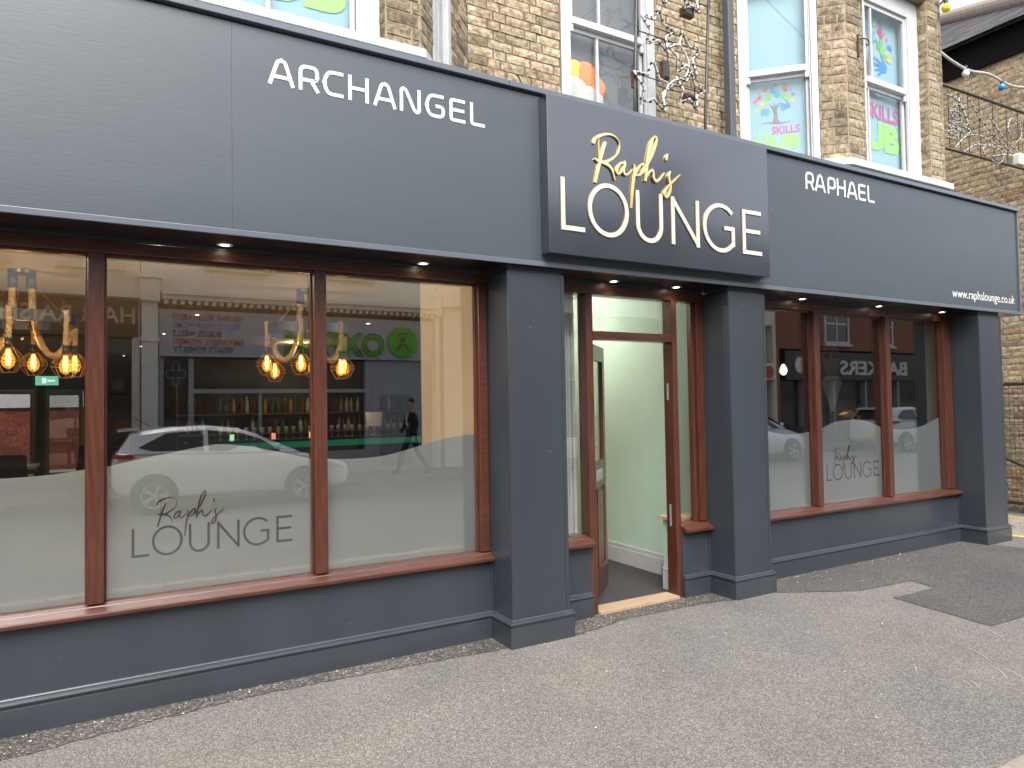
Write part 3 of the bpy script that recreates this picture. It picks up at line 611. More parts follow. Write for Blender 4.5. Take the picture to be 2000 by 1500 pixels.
# ---- sash windows of the first floor
BLIND = mat('blue_blind', (.27,.44,.52), .8, var=.03, scale=2); BACKING = mat('grey_backing', (.17,.18,.20), .9, var=.06, scale=4); UPD = mat('upstairs_wall', (.30,.30,.31), .9)
def sash(o, dr, dn, L, z0, z1, zr, bars_top=(), bars_bot=(), blind=BLIND, fw=.075, rec=.0, bdepth=.075):
    def ob(mb,u0,u1,n0,n1,za,zb): return mb.obox(o,dr,dn,u0,u1,rec+n0,rec+n1,za,zb)
    W = part('sash_window', ob(ob(ob(ob(MB(),0,fw,-.012,.10,z0,z1),L-fw,L,-.012,.10,z0,z1),fw,L-fw,-.012,.10,z1-fw,z1),fw,L-fw,-.02,.10,z0,z0+.05), WHITE, bevel=.004)
    part('inner_moulding', ob(ob(MB(),fw,fw+.016,.004,.03,z0+.05,z1-fw),L-fw-.016,L-fw,.004,.03,z0+.05,z1-fw), WHITE, W, bevel=.003)
    a, b = fw+.016, L-fw-.016; s_ = .042
    for nm,za,zb,n0 in (('upper_sash',zr,z1-fw,.012),('lower_sash',z0+.05,zr+.002,.045)):
        mb = MB(); t_ = .06 if nm=='upper_sash' else .05
        ob(mb,a,a+s_*.7,n0,n0+.032,za,zb); ob(mb,b-s_*.7,b,n0,n0+.032,za,zb); ob(mb,a+s_*.7,b-s_*.7,n0-(.01 if nm=='upper_sash' else 0),n0+.032,za,za+t_); ob(mb,a+s_*.7,b-s_*.7,n0,n0+.032,zb-.045,zb)
        sa = part(nm, mb, WHITE, W, bevel=.003)
        part('pane', ob(MB(),a+.02,b-.02,n0+.014,n0+.018,za+.02,zb-.02), GLU, W)
        for u in (bars_top if nm=='upper_sash' else bars_bot): part('glazing_bar', ob(MB(),u-.012,u+.012,n0+.002,n0+.030,za+t_,zb-.045), WHITE, W, bevel=.003)
        if nm=='upper_sash':
            for q0,q1 in ((a,a+.04),(b-.04,b)): part('sash_horn', ob(MB(),q0,q1,n0,n0+.030,zr-.07,zr-.001), WHITE, W, bevel=.008)
    if blind: part('blind', ob(MB(),fw-.02,L-fw+.02,.095+bdepth*.2,.099+bdepth*.2,z0+.03,z1-.03), blind, W)
    part('reveal_box', ob(ob(ob(ob(MB(),-.02,L+.02,1.2,1.25,z0,z1),-.03,-.001,.101,1.25,z0,z1),L+.001,L+.03,.101,1.25,z0,z1),-.02,L+.02,.12,1.25,z0-.05,z0-.001), UPD, W)
    return W
SMID = sash((3.268,.45),(1,0),(0,1),1.029,3.95,5.74,4.84,(.42,),(.42,),blind=None,fw=.09)
SCANT = sash((RXC-S2*.995,YB+S2*.995),(S2,-S2),(S2,S2),.74,3.9,5.84,4.83,(),(),fw=.062,rec=.01)
SFRONT = sash((6.405,-.11),(1,0),(0,1),1.125,3.9,5.84,4.82,(.335,),(.31,),fw=.185)
SLEFT = sash((-.40,-.11),(1,0),(0,1),1.885,3.87,5.84,4.82,(1.21,),(1.21,),fw=.13)
SLC = sash((LXC+S2*.215,YB+S2*.215),(S2,S2),(-S2,S2),.36,3.87,5.84,4.83,(),(),fw=.06,rec=.01)
part('window_backing', MB().box(3.36,4.21,.60,.605,3.97,5.7), BACKING, SMID)  # even grey sheet behind the panes of the middle window
# colourful crocheted bundle on the window sill upstairs
yb = root('wool_bundle', 'yellow and orange woollen bundle on the sill inside the middle sash window', 'wool bundle', (3.62,.57,4.2))
YC = [mat('yellow_wool',(.75,.62,.10),.95,bump=.6,bscale=60), mat('orange_wool',(.75,.28,.12),.95,bump=.6,bscale=60), mat('pale_wool',(.55,.55,.52),.95,bump=.6,bscale=60)]
random.seed(9)
for k,(cx,cz,rr,ci) in enumerate([(3.50,4.50,.10,0),(3.62,4.48,.13,1),(3.72,4.40,.11,1),(3.52,4.32,.15,2),(3.66,4.26,.16,2),(3.60,4.12,.2,2)]):
    mb = MB(); prof = [(rr*math.sin(math.pi*t/8)*(1+.08*random.uniform(-1,1)), -rr*math.cos(math.pi*t/8)) for t in range(9)]
    mb.lathe(prof, (cx,.575,cz), 14, cap=False); mb.v = [(x,.575+(y-.575)*.14,z) for x,y,z in mb.v]; mb.build('wool', YC[ci], yb, smooth=True)
# ---- printed logo on the blinds: hand-leaf tree and lettering
PC = dict(pink=(.60,.12,.24), red=(.55,.06,.12), purple=(.42,.12,.40), green=(.18,.50,.10), yellow=(.58,.55,.10), lgreen=(.36,.64,.24), teal=(.02,.34,.40), blue=(.02,.22,.60), grey=(.16,.17,.19), magenta=(.50,.08,.28), hub=(.30,.70,.16))
PM = {k: mat('print_'+k, v, .6) for k,v in PC.items()}; PK = list(PM)
HANDS = [(238,780,22,'pink',60),(272,750,20,'red',45),(275,712,9,'purple',30),(316,692,19,'red',35),(335,755,28,'green',30),(295,812,25,'yellow',70),(250,858,18,'lgreen',80),(310,878,34,'teal',110),(375,703,22,'blue',10),(410,740,30,'teal',-5),(397,660,12,'pink',10),(432,672,16,'lgreen',-5),(478,708,22,'red',-25),(476,666,13,'magenta',-20),(480,770,30,'green',-30),(520,722,9,'pink',-45),(540,755,14,'blue',-60),(525,805,22,'yellow',-60),(478,850,38,'blue',-95)]
def poster(parent, fn, s, d):
    """logo in units of its own text width; fn(x,z,d) places it"""
    mb = MB(); lx = lambda a: (a-220)/362.; lz = lambda b_: (1212-b_)/362.
    f = lambda a,b_,dd: fn(a*s, b_*s, dd)
    def poly(pts, dd): mb.add([f(a,b_,dd) for a,b_ in pts], [tuple(range(len(pts)))])
    for i,(hx_,hy_,hs,c,ang) in enumerate(HANDS):
        mb.mi = PK.index(c); q = hs/362.*1.5; A = R(ang); cs, sn = math.cos(A), math.sin(A); X0, Z0 = lx(hx_), lz(hy_); dd = d-.0002*(i%5)
        def T(x,y): return (X0+q*(x*cs+y*sn), Z0+q*(-x*sn+y*cs))
        poly([T(.42*math.cos(t*.6283), -.25+.42*math.sin(t*.6283)) for t in range(10)], dd)
        for fa,fl,fx in ((-32,.72,-.30),(-11,.92,-.12),(7,.95,.06),(26,.82,.24),(68,.66,.34)):
            a_ = R(fa); tx, ty = math.sin(a_), math.cos(a_); bx_, by_ = fx, (-.02 if fa < 60 else -.3)
            w_ = .085; pts = [T(bx_-w_*ty, by_+w_*tx), T(bx_+tx*fl*.85-w_*ty, by_+ty*fl*.85+w_*tx), T(bx_+tx*fl, by_+ty*fl), T(bx_+tx*fl*.85+w_*ty, by_+ty*fl*.85-w_*tx), T(bx_+w_*ty, by_-w_*tx)]
            poly(pts, dd-.00015)
    mb.mi = PK.index('grey'); P = lambda L_: [(lx(a), lz(b_)) for a,b_ in L_]
    poly(P([(362,985),(376,960),(382,920),(378,880),(366,845),(348,818),(372,835),(384,848),(388,795),(396,842),(412,828),(440,808),(420,836),(408,870),(408,920),(416,960),(436,985)]), d-.001)
    mb.ribbon(crom(P([(288,980),(330,972),(400,986),(460,984),(515,976)]),3), [.003,.008,.012,.014,.016,.018,.02,.02,.018,.016,.012,.008,.003], f, d-.0012, d-.0014)
    def tx(s_, x0, x1, z0, z1, c, bold): 
        mb.mi = PK.index(c); add_text(mb, s_, x1-x0, z1-z0, lambda a,b_,dd: f(a+x0, b_+z0, dd), d-.0006, bold=bold)
    tx('LIFE', lx(220), lx(342), lz(1096), lz(1036), 'lgreen', 0); tx('SKILLS', lx(362), lx(582), lz(1080), lz(1012), 'magenta', .022)
    tx('HUB', lx(222), lx(585), 0, lz(1088), 'hub', .06)
    return mb.build('poster', [PM[k] for k in PK], parent, fixn=False)
co = (RXC-S2*.995, YB+S2*.995)
# cant poster: u measured from corner back -> along window from its far end
poster(SCANT, lambda a,b_,dd: (co[0]+S2*(.145+a)+S2*dd, co[1]-S2*(.145+a)+S2*dd, 4.105+b_), .43, .118)
poster(SFRONT, lambda a,b_,dd: (6.40+a, -.11+dd, 4.19+b_), .91, .105)
poster(SLEFT, lambda a,b_,dd: (.40+a, -.11+dd, 4.09+b_), .89, .105)

# ------------------------------------------------------------------ signs and lettering
SG = root('lounge_sign', 'large dark projecting box sign with gold script above ivory capitals, over the door', 'sign', (3.63,-.42,2.62))
MB().box(2.545,4.722,-.42,-.3225,2.62,3.702).build('sign_box', SIGNP, SG, bevel=.004)
def onS(y): return lambda a,b_,d: (a, y-d, b_)
def letter(name, strokes, fn, d0, d1, m, parent, rim=None):
    mb = MB()
    for i,(pts,wd) in enumerate(strokes):
        wds = wd if isinstance(wd,(list,tuple)) else [wd]*len(pts)
        mb.ribbon(pts, wds, fn, d0, d1+.0004*i)
    return mb.build(name, m, parent)
# LOUNGE in real metres (x from 2.62, z from 2.768)
X0L, Z0L = 2.62, 2.768; wv = .031; b0, b1 = .017, .378
def LG():
    h = wv/2; G = {}
    G['L'] = [([(.0385,b1),(.0385,b0+h),(.218,b0+h)], wv)]
    G['O'] = [(arc(.428,.196,.180-h,.191-h,90,450,40), wv)]
    G['U'] = [([(.694,b1)]+[(.694,.15)]+[(.8055-.1115*math.cos(R(t)), .133-(.133-.004-h)*math.sin(R(t))) for t in range(0,181,9)]+[(.917,.15),(.917,b1)], wv)]
    G['N'] = [([(1.0345,b0),(1.0345,b1)], wv), ([(1.0305,b1-.012),(1.290,b0+.012)], wv*.98), ([(1.286,b0),(1.286,b1)], wv)]
    G['G'] = [([(1.535+.175*math.cos(R(t))*1.0, .197+.178*math.sin(R(t))) for t in range(44,317,8)]+[(1.671,.075),(1.671,.201),(1.571,.201)], wv)]
    G['E'] = [([(1.996,b1-h),(1.795+h*1.0,b1-h)], wv), ([(1.795,b1),(1.795,b0)], wv), ([(1.800,.206),(1.982,.206)], wv), ([(1.80,b0+h),(1.998,b0+h)], wv)]
    return G
RAPH = dict(
 bowl=([(.306,.652),(.316,.685),(.35,.712),(.414,.738),(.472,.742),(.518,.720),(.536,.683),(.521,.624),(.467,.573),(.397,.535),(.345,.533),(.312,.548)], [.022,.026,.024,.020,.014,.007,.006,.010,.018,.026,.026,.012]),
 thin=([(.352,.70),(.350,.62),(.351,.53)], [.004,.006,.008]),
 stem=([(.410,.680),(.382,.61),(.345,.493),(.313,.377)], [.022,.024,.026,.020]),
 leg=([(.368,.533),(.42,.523),(.462,.490),(.486,.418)], [.028,.028,.018,.006]),
 a=([(.584,.547),(.551,.555),(.518,.525),(.504,.489),(.513,.470),(.541,.486),(.572,.529),(.583,.552),(.566,.504),(.576,.475),(.606,.482),(.649,.524)], [.010,.018,.022,.020,.016,.018,.020,.016,.020,.016,.014,.006]),
 p=([(.665,.562),(.67,.525),(.657,.447),(.641,.35),(.629,.236)], [.010,.018,.022,.022,.012]),
 pb=([(.668,.472),(.704,.54),(.742,.576),(.756,.562),(.744,.522),(.709,.490),(.678,.484)], [.016,.018,.016,.018,.020,.018,.008]),
 h=([(.69,.485),(.752,.517),(.798,.588),(.844,.668),(.878,.752),(.882,.793),(.862,.797),(.83,.744),(.801,.642),(.780,.542),(.766,.452)], [.008,.012,.014,.016,.018,.016,.014,.018,.020,.022,.018]),
 h2=([(.768,.470),(.802,.519),(.834,.546),(.845,.525),(.847,.489),(.869,.469),(.908,.492),(.954,.545)], [.012,.018,.020,.020,.020,.024,.018,.005]),
 ap=([(.990,.690),(.980,.663),(.976,.640)], [.012,.016,.008]),
 s=([(1.014,.563),(.998,.527),(1.001,.488),(1.010,.44),(.990,.381),(.960,.361),(.948,.384),(.973,.43),(1.036,.491),(1.108,.552)], [.010,.018,.020,.020,.020,.018,.016,.016,.016,.006]))
def logo(parent, fn, s, mL, mR, d0, d1, wm=1.0, rim=None):
    f = lambda a,b_,d: fn(a*s, b_*s, d)
    for ch, st in LG().items():
        st = [(p_, w_*wm) for p_,w_ in st]
        letter('letter', st, f, d0, d1, mL, parent)
        if rim: letter('letter_rim', [(p_, w_+.007) for p_,w_ in st], f, d0, d1*.45, rim, parent)
    mb = MB(); mr = MB()
    for i,(k,(pts,wd)) in enumerate(RAPH.items()):
        P2 = crom(pts,5); W2 = []
        for j in range(len(P2)): t = j/5; a = int(min(t,len(wd)-2)); W2.append((wd[a]+(wd[a+1]-wd[a])*(t-a))*wm)
        mb.ribbon(P2, [q*.82 for q in W2], f, d0, d1*1.25+.0006*i, ds=.00006*s)
        if rim: mr.ribbon(P2, [q*.82+.006 for q in W2], f, d0, d1*.5+.0006*i, ds=.00006)
    o = mb.build('script_lettering', mR, parent)
    if rim: mr.build('script_rim', rim, parent)
logo(SG, lambda a,b_,d: (X0L+a, -.4205-d, Z0L+b_), 1.0, IVORY, GOLD, .0, .010, rim=LGOLD)
# same logo on the frosted films, dark colour standing for cut-outs onto the dim room
kF = 1.0155; fs_ = (.948-.104)/1.96*kF
logo(WL, lambda a,b_,d: (.104*kF-.0385*fs_+a, .0827-d, 1.6+(.806-1.6)*kF-b0*fs_+b_), fs_, DKV, DKV, 0, .0005, wm=1.0)
fs2 = (6.808-5.978)/1.96*kF
logo(WR, lambda a,b_,d: (5.978*kF-.0385*fs2+a, .0827-d, 1.6+(.818-1.6)*kF-b0*fs2+b_), fs2, DKV, DKV, 0, .0005, wm=1.0)
# painted words on the fascia
TF = {}
def rp(pts, r=.12, n=4):                                  # round the corners of a polyline
    out = [pts[0]]
    for i in range(1,len(pts)-1):
        p = Vector(pts[i]); a = (Vector(pts[i-1])-p); b_ = (Vector(pts[i+1])-p); ra = min(r, a.length/2, b_.length/2); a.normalize(); b_.normalize()
        A, C = p+a*ra, p+b_*ra
        for q in range(n+1):
            t = q/n; out.append(tuple(A*(1-t)**2+p*2*t*(1-t)+C*t*t))
    return out+[pts[-1]]
TF['A'] = (.96,[rp([(.07,0),(.36,.925),(.60,.925),(.89,0)],.16), [(.20,.31),(.76,.31)]])
TF['R'] = (.86,[rp([(.075,0),(.075,.925),(.72,.925),(.77,.62),(.70,.42),(.152,.42)],.24), [(.50,.42),(.80,0)]])
TF['P'] = (.80,[rp([(.075,0),(.075,.925),(.72,.925),(.76,.62),(.70,.36),(.152,.36)],.24)])
TF['C'] = (.82,[rp([(.80,.925),(.22,.925),(.075,.60),(.075,.38),(.20,.075),(.80,.075)],.26)])
TF['H'] = (.86,[[(.075,0),(.075,1)],[(.785,0),(.785,1)],[(.075,.50),(.785,.50)]])
TF['N'] = (.90,[rp([(.075,0),(.075,.925),(.26,.925),(.64,.075),(.825,.075),(.825,1)],.12)])
TF['G'] = (.88,[rp([(.82,.925),(.22,.925),(.075,.60),(.075,.38),(.20,.075),(.80,.075),(.80,.50),(.46,.50)],.24)])
TF['E'] = (.74,[rp([(.72,.925),(.075,.925),(.075,.075),(.72,.075)],.10), [(.075,.51),(.68,.51)]])
TF['L'] = (.70,[rp([(.075,1),(.075,.075),(.70,.075)],.12)])
def word(name, label, spans, H, z0, m):
    rt = root(name, label, 'lettering', ((spans[0][1]+spans[-1][2])/2, YF, z0))
    for ch,x0,x1 in spans:
        wd, st = TF[ch]; kx_ = (x1-x0)/wd; mb = MB()
        for i,p_ in enumerate(st): mb.ribbon([(a*kx_, b_*H) for a,b_ in p_], [.14*H]*len(p_), lambda a,b_,d: (x0+a, YF-d, z0+b_), .0006, .0030+.0004*i)
        mb.build('letter', m, rt)
word('fascia_lettering', 'rounded white capitals on the fascia left of the projecting sign', [('A',.755,.905),('R',.925,1.045),('C',1.062,1.187),('H',1.212,1.338),('A',1.363,1.514),('N',1.533,1.673),('G',1.702,1.838),('E',1.868,1.983),('L',2.015,2.122)], .152, 3.418, mat('letter_white',(.66,.66,.62),.5))
word('fascia_lettering', 'smaller white capitals on the fascia right of the projecting sign', [('R',5.335,5.45),('A',5.46,5.61),('P',5.640,5.75),('H',5.774,5.90),('A',5.92,6.075),('E',6.094,6.205),('L',6.235,6.34)], .158, 3.474, MATS['letter_white'])
wt = root('web_address', 'small white web address at the lower right end of the fascia', 'lettering', (8.3,YF,2.65))
mb = MB(); add_text(mb, 'www.raphslounge.co.uk', 1.30, .122, lambda a,b_,d: (7.641+a, YF-d, 2.628+b_), .0008, bold=.004, thick=.001); mb.build('letters', MATS['letter_white'], wt)
# ------------------------------------------------------------------ lamps
WARM = emat('downlight_glow', (1,.86,.62), 7); BULB = emat('filament_glow', (1,.55,.12), 9)
AMBER = glass('amber_bulb_glass', .04, tint=(1,.86,.5))
_nt = AMBER.node_tree; _e = _nt.nodes.new('ShaderNodeEmission'); _e.inputs[0].default_value = (1,.42,.05,1); _e.inputs[1].default_value = .30
_a = _nt.nodes.new('ShaderNodeAddShader'); _o = _nt.nodes['Material Output']; _s = _o.inputs[0].links[0].from_socket
_nt.links.new(_s, _a.inputs[0]); _nt.links.new(_e.outputs[0], _a.inputs[1]); _nt.links.new(_a.outputs[0], _o.inputs[0]); CHROME = mat('white_ring', (.7,.7,.68), .4)
def lamp(name, loc, e, col, kind='POINT', size=.04, rot=None, parent=None, spot=None):
    l = bpy.data.lights.new(name, kind); l.energy = e; l.color = col
    l.shadow_soft_size = size
    if spot: l.spot_size = R(spot); l.spot_blend = .7
    o = bpy.data.objects.new(name, l); COL.objects.link(o)
    if parent: o.parent = parent; o.location = Vector(loc)-OFF[parent]
    else: o.location = loc
    return o
def downlight(x, y, z, label, e, group, first=[None]):
    t = root('downlight', label, 'downlight', (x,y,z), group)
    if first[0] is None:
        a = MB().lathe([(.026,-.003),(.042,-.004),(.044,0),(.026,.001)], (x,y,z), 24, cap=False).build('ring', CHROME, t, smooth=True)
        b = MB().lathe([(.0,-.0015),(.026,-.0015)], (x,y,z), 20, cap=False).build('lens', WARM, t); first[0] = (a,b)
    else:
        for s in first[0]: c = s.copy(); COL.objects.link(c); c.parent = t
    if e: lamp('downlight_lamp', (x,y,z-.03), e, (1,.80,.52), 'SPOT', .03, parent=t, spot=120)
SD_ = [(-1.9,'at the far left end'),(-.66,'above the leftmost visible pane'),(.562,'above the middle pane of the big window'),(1.779,'above the right pane of the big window'),(3.358,'above the left end of the door transom'),(4.002,'above the right end of the door transom'),(5.568,'above the left pane of the small window'),(6.750,'above the middle pane of the small window'),(7.898,'above the right pane of the small window')]
for x,wh in SD_: downlight(x, -.075, 2.541, 'round recessed soffit downlight '+wh, 1.2, 'downlights in the shopfront soffit')
for i,(x,y) in enumerate([(-.93,4.74),(.896,4.8),(.682,7.25),(.456,9.6),(.231,12.1),(3.05,4.9)]):
    downlight(x, y, 2.749, ['ceiling downlight beside the left rope chandelier','ceiling downlight between the two rope chandeliers','ceiling downlight second deep into the lounge','ceiling downlight third deep into the lounge','ceiling downlight deepest in the lounge near the back door','ceiling downlight right of the right rope chandelier'][i], 16, 'downlights in the lounge ceiling')
# downlights out of view, added with point lamps beside them to brighten the lounge
for x,y,e,wh in [(-3.5,4.7,12,'far left, out past the tables'),(.3,1.0,45,'just inside the middle pane'),(-1.2,1.0,50,'just inside the leftmost pane'),(-3.5,9,6,'at the far left by the back wall')]: downlight(x, y, 2.749, 'added unseen lounge ceiling downlight '+wh, e, 'downlights in the lounge ceiling'); lamp('room_fill_lamp', (x,y,2.70), e*.6, (1,.80,.56), size=.01)
downlight(3.6, 1.6, 2.749, 'added unseen lobby ceiling downlight behind the transom', 0, 'downlights in the lounge ceiling')  # fixture added to go with the lobby's unseen fill light
downlight(2.8, 8.0, 2.749, 'added lounge ceiling downlight over the back bar', 10, 'downlights in the lounge ceiling'); lamp('bar_fill_lamp', (2.8,8.0,2.70), 7, (1,.80,.52), size=.01)  # downlight and point lamp added so the back bar shows
lamp('lobby_fill_lamp', (3.6,1.6,2.70), 22, (1,.95,.86), size=.01)  # added point lamp that brightens the lobby, no source in view
downlight(6.6, 2.6, 2.749, 'added ceiling downlight in the dark room behind the small window', 0, 'downlights in the lounge ceiling'); lamp('dark_room_fill_lamp', (6.6,2.6,2.70), 2.5, (1,.8,.5), size=.01)  # fixture and point lamp both added as fill for the dark room
# ---- rope chandeliers
ROPE = mat('hemp_rope', (.34,.22,.11), .9, bump=.8, bscale=60, stretch=(1,1,2.5), col2=(.48,.34,.18), scale=40)
CAGE = mat('copper_wire', (.30,.17,.08), .45, metal=.6)
def rope(mb, path, r=.021):
    P = crom(path, 8); P = [Vector(p) for p in P]
    for s in range(3):                                    # three twisted strands
        q = []; L_ = 0
        for i,p in enumerate(P):
            if i: L_ += (P[i]-P[i-1]).length
            t = (P[min(i+1,len(P)-1)]-P[max(i-1,0)]).normalized(); a = Vector((0,1,0)) if abs(t.y)<.9 else Vector((1,0,0)); e = t.cross(a).normalized(); b_ = t.cross(e)
            an = L_*75+s*2.094; q.append(p+e*(r*.52*math.cos(an))+b_*(r*.52*math.sin(an)))
        mb.tube(q, r*.62, 6)
def chandelier(cx, cy, label, a0):
    t = root('rope_chandelier', label, 'chandelier', (cx,cy,2.749), 'rope chandeliers in the lounge'); zr = 2.35; rr = .385
    MB().lathe([(0,-.03),(.095,-.03),(.098,-.004),(.0,-.001)], (cx,cy,2.749), 24, cap=False).build('ceiling_rose', BLACK, t, smooth=False)
    MB().lathe([(rr-.03,-.045),(rr,-.045),(rr,.045),(rr-.03,.045),(rr-.03,-.045)], (cx,cy,zr), 40, cap=False).build('ring', DARK, t)
    for k in range(2):
        mb = MB(); sx = (-.06,.06)[k]; rope(mb, [(cx+sx,cy,2.72),(cx+sx*1.1,cy,2.55),(cx+sx*1.3,cy+.02,2.36),(cx+sx*2.2,cy,2.15),(cx+sx*3.6,cy-.02,2.06),(cx+sx*5,cy,2.15),(cx+sx*6.1,cy,zr)], .026); mb.build('rope', ROPE, t, smooth=True)
        mb = MB(); mb.tube([(cx+sx,cy,2.72),(cx+sx,cy,2.60)], .036, 12); mb.build('rope_sleeve', BLACK, t, smooth=True)
    mb = MB()
    for k in range(3): a = k*2.094+.5; mb.tube([(cx+.03*math.cos(a),cy+.03*math.sin(a),2.7),(cx+rr*.95*math.cos(a),cy+rr*.95*math.sin(a),zr)], .003, 5)
    mb.build('suspension_wire', CAGE, t)
    for k in range(6):
        a = a0+k*math.pi/3; x, y = cx+rr*math.cos(a), cy+rr*math.sin(a); zb = 2.03+.03*math.sin(k*2.3)
        mb = MB(); rope(mb, [(x,y,zr+.06),(x+.004,y,zr-.06),(x,y,zb+.13)], .021); mb.build('rope', ROPE, t, smooth=True)
        MB().lathe([(0,.135),(.022,.13),(.026,.08),(.022,.055),(0,.055)], (x,y,zb), 12, cap=False).build('bulb_holder', BLACK, t, smooth=True)
        bu = MB().lathe([(.014,.055),(.020,.035),(.040,-.01),(.046,-.045),(.036,-.08),(.012,-.10),(0,-.102)], (x,y,zb), 16, cap=False).build('bulb', AMBER, t, smooth=True)
        mb = MB()
        for s in range(4): b_ = s*math.pi/2; mb.tube([(x+.006*math.cos(b_),y+.006*math.sin(b_),zb+.04),(x+.015*math.cos(b_),y+.015*math.sin(b_),zb-.03),(x+.008*math.cos(b_),y+.008*math.sin(b_),zb-.075)], .0045, 5)
        mb.build('filament', BULB, bu)
        mb = MB()
        for s in range(8):
            b_ = s*math.pi/4; c_, s_ = math.cos(b_), math.sin(b_)
            mb.tube([(x+.026*c_,y+.026*s_,zb+.07),(x+.098*c_,y+.098*s_,zb-.015),(x+.098*c_,y+.098*s_,zb-.045),(x+.05*c_,y+.05*s_,zb-.13)], .0021, 5)
        for r_,z_ in ((.098,-.015),(.098,-.045),(.05,-.13)): mb.tube([(x+r_*math.cos(q*math.pi/4),y+r_*math.sin(q*math.pi/4),zb+z_) for q in range(8)], .0021, 5, closed=True)
        mb.build('cage', CAGE, t)
    lamp('chandelier_lamp', (cx,cy,2.2), 1.6, (1,.58,.22), size=.01, parent=t)
chandelier(-.62, 2.47, 'black ring chandelier with rope and caged bulbs, left in the big window', .4)
chandelier(1.635, 2.47, 'black ring chandelier with rope and caged bulbs, behind the right mullion of the big window', .15)
pn = root('pendant_lamp', 'single bare bulb pendant hanging inside the small right window', 'pendant lamp', (6.75,1.1,2.749))
MB().lathe([(0,-.02),(.05,-.02),(.05,0),(0,0)],(6.75,1.1,2.749),16,cap=False).build('ceiling_rose', BLACK, pn); MB().tube([(6.75,1.1,2.74),(6.75,1.1,2.10)],.006).build('flex', BLACK, pn)
MB().lathe([(0,.12),(.02,.12),(.026,.06),(.02,.04),(0,.04)],(6.75,1.1,1.98),12,cap=False).build('bulb_holder', BLACK, pn); MB().lathe([(.012,.04),(.036,-.01),(.04,-.04),(.02,-.08),(0,-.085)],(6.75,1.1,1.98),14,cap=False).build('bulb', emat('soft_bulb',(1,.72,.38),3), pn, smooth=True)
# ---- lounge furniture
es = root('exit_sign', 'green running man exit sign above the back door', 'exit sign', (-1.2,13.9,2.3))
MB().box(-1.42,-1.0,13.88,13.92,2.2,2.40).build('sign_box', emat('exit_green',(.25,.85,.55),.35), es); MB().box(-1.30,-1.22,13.870,13.879,2.24,2.36).box(-1.2,-1.06,13.870,13.879,2.28,2.32).build('pictogram', emat('exit_white',(.9,1,.95),.5), es); MB().tube([(-1.21,13.9,2.4),(-1.21,13.9,2.749)],.01).build('rod', BLACK, es)
LEATH = mat('black_leather', (.012,.012,.013), .35, bump=.1, bscale=40); TBL = mat('pale_table_top', (.42,.40,.37), .3)
def chair(x, y, rz, label, first=[None]):
    t = root('dining_chair', label, 'chair', (x,y,0), 'black high-backed dining chairs'); t.rotation_euler = (0,0,rz)
    if first[0] is None:
        L_ = []; sv = OFF[t]; OFF[t] = Vector((0,0,0))
        L_.append(MB().box(-.22,.22,-.22,.22,.43,.50).build('seat', LEATH, t, bevel=.02))
        mb = MB(); prof = [(.20,.50),(.25,.75),(.29,1.08),(.24,1.09),(.20,.76),(.15,.50)]; mb.add([(-.21,y_,z_) for y_,z_ in prof]+[(.21,y_,z_) for y_,z_ in prof],[tuple(range(6)),tuple(range(11,5,-1))]+[(k,k+6,(k+1)%6+6,(k+1)%6) for k in range(6)]); L_.append(mb.build('backrest', LEATH, t, bevel=.015))
        for sx in (-.18,.18):
            for sy in (-.18,.18): L_.append(MB().tube([(sx,sy,.43),(sx*1.1,sy*1.12,0)],[.02,.014]).build('leg', BLACK, t, smooth=True))
        first[0] = L_; OFF[t] = sv
    else:
        for s in first[0]: c = s.copy(); COL.objects.link(c); c.parent = t
for x,y,rz,l in [(-.2,7.3,-1.2,'black high-backed chair nearest the left mullion'),(-.45,7.8,-1.3,'black high-backed chair behind the one nearest the left mullion'),(-.95,6.4,2.6,'black high-backed chair low in the left corner with its back to the street'),(-.62,8.4,-1.35,'black high-backed chair third along from the left mullion'),(-2.2,6.6,1.6,'black high-backed chair at the left side of the near table')]: chair(x,y,rz,l)
def table(x, y, label):
    t = root('dining_table', label, 'table', (x,y,0), 'dining tables in the lounge'); MB().box(x-.6,x+.4,y-.4,y+.4,.74,.78).build('table_top', TBL, t, bevel=.006); MB().box(x-.58,x+.38,y-.38,y+.38,.66,.739).build('apron', LEATH, t)
    for sx in (-.55,.35):
        for sy in (-.35,.35): MB().box(x+sx-.03,x+sx+.03,y+sy-.03,y+sy+.03,0,.659).build('leg', LEATH, t)
table(-1.3, 6.7, 'pale topped dining table nearest the street'); table(-1.4, 9.0, 'pale topped dining table near the back door')
bar = root('bar_counter', 'long dark bar counter with a green lit edge at the back of the lounge', 'bar counter', (3,7.3,0))
MB().box(1.2,4.9,7.1,7.6,0,.98).build('front_panel', DKW, bar); MB().box(1.15,4.95,7.04,7.7,1.08,1.12).build('counter_top', mat('dark_counter',(.03,.03,.03),.2), bar, bevel=.005); MB().box(1.2,4.9,7.09,7.12,.981,1.079).build('green_light_strip', emat('green_glow',(.01,.12,.055),.36), bar)
bb = root('back_bar', 'dark shelved back bar behind the counter', 'back bar', (3,9,0))
MB().box(1.0,5.3,9.0,9.4,0,2.5).build('cabinet', DKW, bb)
for z in (1.15,1.5): MB().box(1.0,5.3,8.78,9.0,z,z+.03).build('shelf', mat('shelf_wood',(.12,.07,.04),.5), bb)
random.seed(12)
BC = [mat('green_bottle',(.02,.08,.03),.1), mat('brown_bottle',(.10,.04,.015),.1), mat('clear_bottle',(.30,.31,.30),.1), mat('amber_bottle',(.28,.12,.02),.12)]
proto = {}
